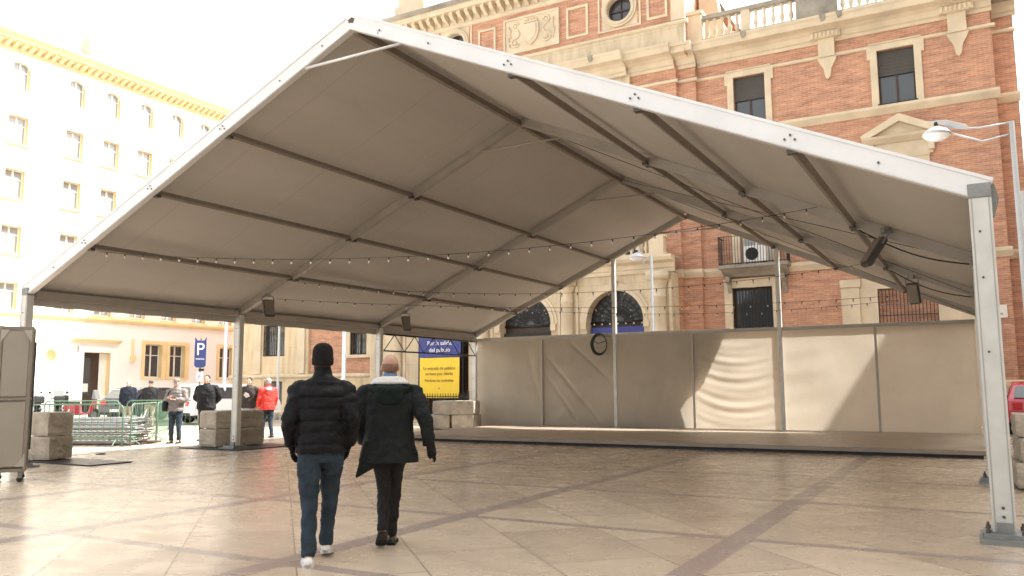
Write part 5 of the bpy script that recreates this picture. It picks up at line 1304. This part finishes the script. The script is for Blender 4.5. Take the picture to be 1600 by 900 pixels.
    if hat == 'cap':
        hb = MB(); hb.rings([(.03, .082, .100, 0, -.008), (.06, .083, .100, 0, -.008), (.10, .070, .085, 0, -.008), (.125, .03, .04, 0, -.01)], 24); hb.prism([(-.06, .08), (.06, .08), (.05, .16), (0, .175), (-.05, .16)], .030, .040, 'xy')
        hp(hb).build('cap', 'grey_puffer', t, True)
    if hat == 'flat':
        hb = MB(); hb.rings([(.03, .085, .105, 0, 0), (.05, .12, .14, 0, .0), (.055, .085, .10, 0, 0), (.12, .07, .08, 0, 0), (.125, .04, .05, 0, 0)], 24); hp(hb).build('hat', 'black', t, True)
    return t, T4

# man in the beanie, walking away
legsA = {'L': [(-.09, -.02, .92), (-.085, .02, .50), (-.075, -.12, .09)], 'R': [(.09, .02, .92), (.08, .20, .52), (.055, .24, .12)]}
armsA = {'L': [(-.195, 0, 1.405), (-.255, -.05, 1.13), (-.235, .07, .93)], 'R': [(.195, 0, 1.405), (.255, -.04, 1.13), (.225, .10, .93)]}
pA, TA = person('man in black beanie, black quilted jacket and blue jeans walking away', (10.59, -3.41, 0), R(41), 1.77, legsA, armsA, 'puffer', .14, 'jeans', 'white_paint', 'hair_dark', 'beanie', long_hem=-.02, bulk=1.03, vox=.010, near=True, lean=.03, neck=.03, gloves=True)
# bald man in the parka, walking away
legsB = {'L': [(-.075, -.02, .92), (-.045, .02, .52), (-.045, -.18, .20)], 'R': [(.075, .02, .92), (.055, .13, .50), (.025, .10, .09)]}
armsB = {'L': [(-.225, 0, 1.40), (-.28, .02, 1.12), (-.24, .18, .92)], 'R': [(.225, 0, 1.40), (.325, -.10, 1.15), (.375, -.10, .90)]}
pB, TB = person('bald-headed man in long dark parka with white fleece collar walking away', (10.66, -2.58, 0), R(36), 1.73, legsB, armsB, 'parka', 0, 'trousers', 'leather', None, None, long_hem=.10, bulk=1.10, flare=.05, vox=.010, near=True, lean=.03, collar=False, thin=.86)
hb = MB(); hb.ball((0, -.030, .0), .080, .082, .060, 22, 12)
m = MB(); m.add([TB @ Vector(v) for v in hb.v], hb.f); fuse(m, 'cropped_hair', 'hair_sandy', pB, .007, 2)
m = MB(); m.rings([(1.44, .18, .13, 0, .01), (1.485, .178, .138, 0, .0), (1.53, .135, .118, 0, .01), (1.545, .078, .078, 0, .03)], 28, 2.5); fuse(m, 'fleece_collar', 'fleece', pB, .008, 2)
m = MB(); m.rings([(1.50, .068, .068, 0, .03), (1.56, .066, .066, 0, .035), (1.575, .060, .062, 0, .036)], 24); m.build('shirt_collar', 'shirt_blue', pB, True)
m = MB()   # thrown-back hood lying on the shoulders
m.tube([(-.19, .0, 1.44), (-.15, -.08, 1.435), (-.08, -.135, 1.42), (0, -.155, 1.41), (.08, -.135, 1.42), (.15, -.08, 1.435), (.19, .0, 1.44)], [.03, .042, .05, .055, .05, .042, .03], 14)
m.ball((0, -.135, 1.365), .14, .055, .09, 22, 12); fuse(m, 'hood', 'parka_green', pB, .009, 3)
m = MB().tube([(-.21, -.03, 1.445), (-.14, -.125, 1.465), (0, -.175, 1.46), (.14, -.125, 1.465), (.21, -.03, 1.445)], .013, 8); fuse(m, 'hood_trim', 'fleece' if False else 'parka', pB, .008, 1)
m = MB().prism([(-.30, .62), (-.12, .72), (-.06, .84), (-.12, 1.0), (-.22, .95)], -.17, -.12); fuse(m, 'coat_flap', 'parka', pB, .012, 4)
m = MB().ball((.392, -.098, .835), .045, .06, .055, 14, 10); m.tube([(.378, -.1, .93), (.39, -.1, .86)], [.04, .045], 12)
for q in range(4): m.tube([(.40, -.06-.022*q, .82), (.425, -.055-.022*q, .785), (.41, -.055-.022*q, .755)], [.013, .012, .010], 8)
m.tube([(.38, -.04, .85), (.40, -.01, .82), (.42, 0, .80)], [.014, .013, .011], 8)
fuse(m, 'glove', 'knit', pB, .006, 1)

# bystanders
armsC = {'L': [(-.21, 0, 1.41), (-.28, .04, 1.17), (-.06, .20, 1.18)], 'R': [(.21, 0, 1.41), (.28, .03, 1.16), (.10, .22, 1.22)]}
pC, _ = person('man in pale cap and grey quilted jacket standing with hands before his chest', (-3.15, 6.1, 0), R(205), 1.70, None, armsC, 'grey_puffer', .12, 'jeans', 'leather', 'hair_grey', 'cap', bulk=1.08, nod=-.12)
MB().box(.20, -.12, .86, .34, .16, 1.15).build('shoulder_bag', 'bag', pC, bevel=.05)
MB().tube([(.27, .02, 1.15), (.16, .13, 1.38), (.05, .02, 1.50), (.1, -.14, 1.4), (.27, -.05, 1.15)], .014, 6).build('bag_strap', 'bag', pC)
armsD = {'L': [(-.22, 0, 1.41), (-.32, -.08, 1.15), (-.18, -.17, 1.0)], 'R': [(.22, 0, 1.41), (.32, -.08, 1.15), (.18, -.17, 1.0)]}
person('man in black jacket standing behind the concrete blocks, hands behind his back', (-3.35, 7.25, 0), R(212), 1.80, None, armsD, 'bag', 0, 'trousers', 'leather', 'hair_dark', None, bulk=1.22, long_hem=.03)
legsE = {'L': [(-.09, 0, .92), (-.10, .10, .51), (-.10, .16, .09)], 'R': [(.09, 0, .92), (.10, -.02, .50), (.10, -.14, .11)]}
pE, _ = person('man in dark hooded top and light jeans behind the second left post', (-3.25, 8.7, 0), R(205), 1.74, legsE, None, 'brown_coat', 0, 'jeans_light', 'leather', 'hair_dark', None, bulk=1.1)
MB().prism([(-.05, 1.28), (.05, 1.33), (.10, 1.24), (.02, 1.16), (-.08, 1.2)], .172, .180).prism([(-.02, 1.26), (.03, 1.29), (.06, 1.24), (.01, 1.2)], .180, .184).build('chest_emblem', 'fleece', pE)
legsF = {'L': [(-.09, 0, .92), (-.10, .06, .51), (-.10, .10, .09)], 'R': [(.09, 0, .92), (.10, .0, .50), (.10, -.10, .10)]}
armsF = {'L': [(-.21, 0, 1.41), (-.27, .02, 1.14), (-.24, .12, .90)], 'R': [(.21, 0, 1.41), (.26, .0, 1.14), (.25, .06, .90)]}
pF, _ = person('grey-haired man in bright red jacket and jeans, seen from behind', (-2.75, 8.95, 0), R(75), 1.72, legsF, armsF, 'red_coat', .04, 'jeans', 'leather', 'hair_grey', None, bulk=1.12, long_hem=.04)
m = MB(); m.ball((-.05, -.14, 1.43), .10, .05, .06, 14, 8); fuse(m, 'grey_hood', 'fleece', pF, .012, 2)
bg = MB().rings([(.42, .12, .06, 0, 0), (.46, .15, .09, 0, 0), (.66, .14, .08, 0, 0), (.72, .10, .04, 0, 0)], 16).tube([(-.07, 0, .72), (-.04, 0, .84), (.04, 0, .84), (.07, 0, .72)], .008, 6).build('carrier_bag', 'blue_bag'); bg.location = (-3.22, 8.85, .06); tag(bg, 'dark blue carrier bag held between the hooded man and the red-jacketed man', 'bag')
person('left of the two dark-coated men in the distance, grey-haired', (-13.2, 11.9, 0), R(225), 1.76, None, None, 'navy', 0, 'khaki', 'leather', 'hair_grey', None, bulk=1.15, long_hem=.08, vox=.018)
person('right of the two dark-coated men in the distance, wearing a dark hat', (-12.3, 12.2, 0), R(222), 1.74, None, None, 'bag', 0, 'khaki', 'leather', 'hair_dark', 'flat', bulk=1.15, vox=.018)

# ------------------------------------------------------------------ camera
f_px, pit, yaw, rol = 1284.84, .1199, .5126, .006
fw = Vector((-sin(yaw)*cos(pit), cos(yaw)*cos(pit), sin(pit))); r = Vector((cos(yaw), sin(yaw), 0)); u = r.cross(fw)
r2 = r*cos(rol) - u*sin(rol); u2 = r*sin(rol) + u*cos(rol)
cam_d = bpy.data.cameras.new('camera'); cam = bpy.data.objects.new('camera', cam_d); COL.objects.link(cam)
M4 = Matrix((r2, u2, -fw)).transposed().to_4x4(); M4.translation = (15.4072, -8.6995, 1.42); cam.matrix_world = M4
cam_d.sensor_width = 36; cam_d.lens = 36*f_px/1600; cam_d.clip_end = 2000; S.camera = cam

# ------------------------------------------------------------------ light
AZ, EL = R(57), math.atan(1.52*sin(R(57)))     # azimuth measured from +y towards +x
sd = Vector((sin(AZ)*cos(EL), cos(AZ)*cos(EL), sin(EL)))
ld = bpy.data.lights.new('sun', 'SUN'); ld.energy = 4.2; ld.angle = R(.6); ld.color = (1, .965, .90)
lo = bpy.data.objects.new('sun', ld); COL.objects.link(lo); lo.rotation_euler = sd.to_track_quat('Z', 'Y').to_euler()
w = bpy.data.worlds.new('World'); S.world = w; w.use_nodes = True; nt = w.node_tree
bg = nt.nodes['Background']; sk = nt.nodes.new('ShaderNodeTexSky'); sk.sky_type = 'NISHITA'; sk.sun_disc = False
sk.sun_elevation = EL; sk.sun_rotation = AZ; sk.air_density = 1.0; sk.dust_density = 4.5; sk.ozone_density = 1.0; sk.altitude = 0
hs_ = nt.nodes.new('ShaderNodeHueSaturation'); hs_.inputs['Saturation'].default_value = .05; hs_.inputs['Value'].default_value = 1.35; nt.links.new(sk.outputs[0], hs_.inputs['Color']); nt.links.new(hs_.outputs[0], bg.inputs['Color']); bg.inputs['Strength'].default_value = .125
S.view_settings.view_transform = 'Standard'; S.view_settings.look = 'None'; S.view_settings.exposure = 1.52; S.view_settings.gamma = 1; S.view_settings.use_curve_mapping = False
S.cycles.max_bounces = 8; S.cycles.diffuse_bounces = 5; S.cycles.glossy_bounces = 3; S.cycles.transmission_bounces = 4; S.cycles.use_denoising = True
S.cycles.sample_clamp_indirect = 8
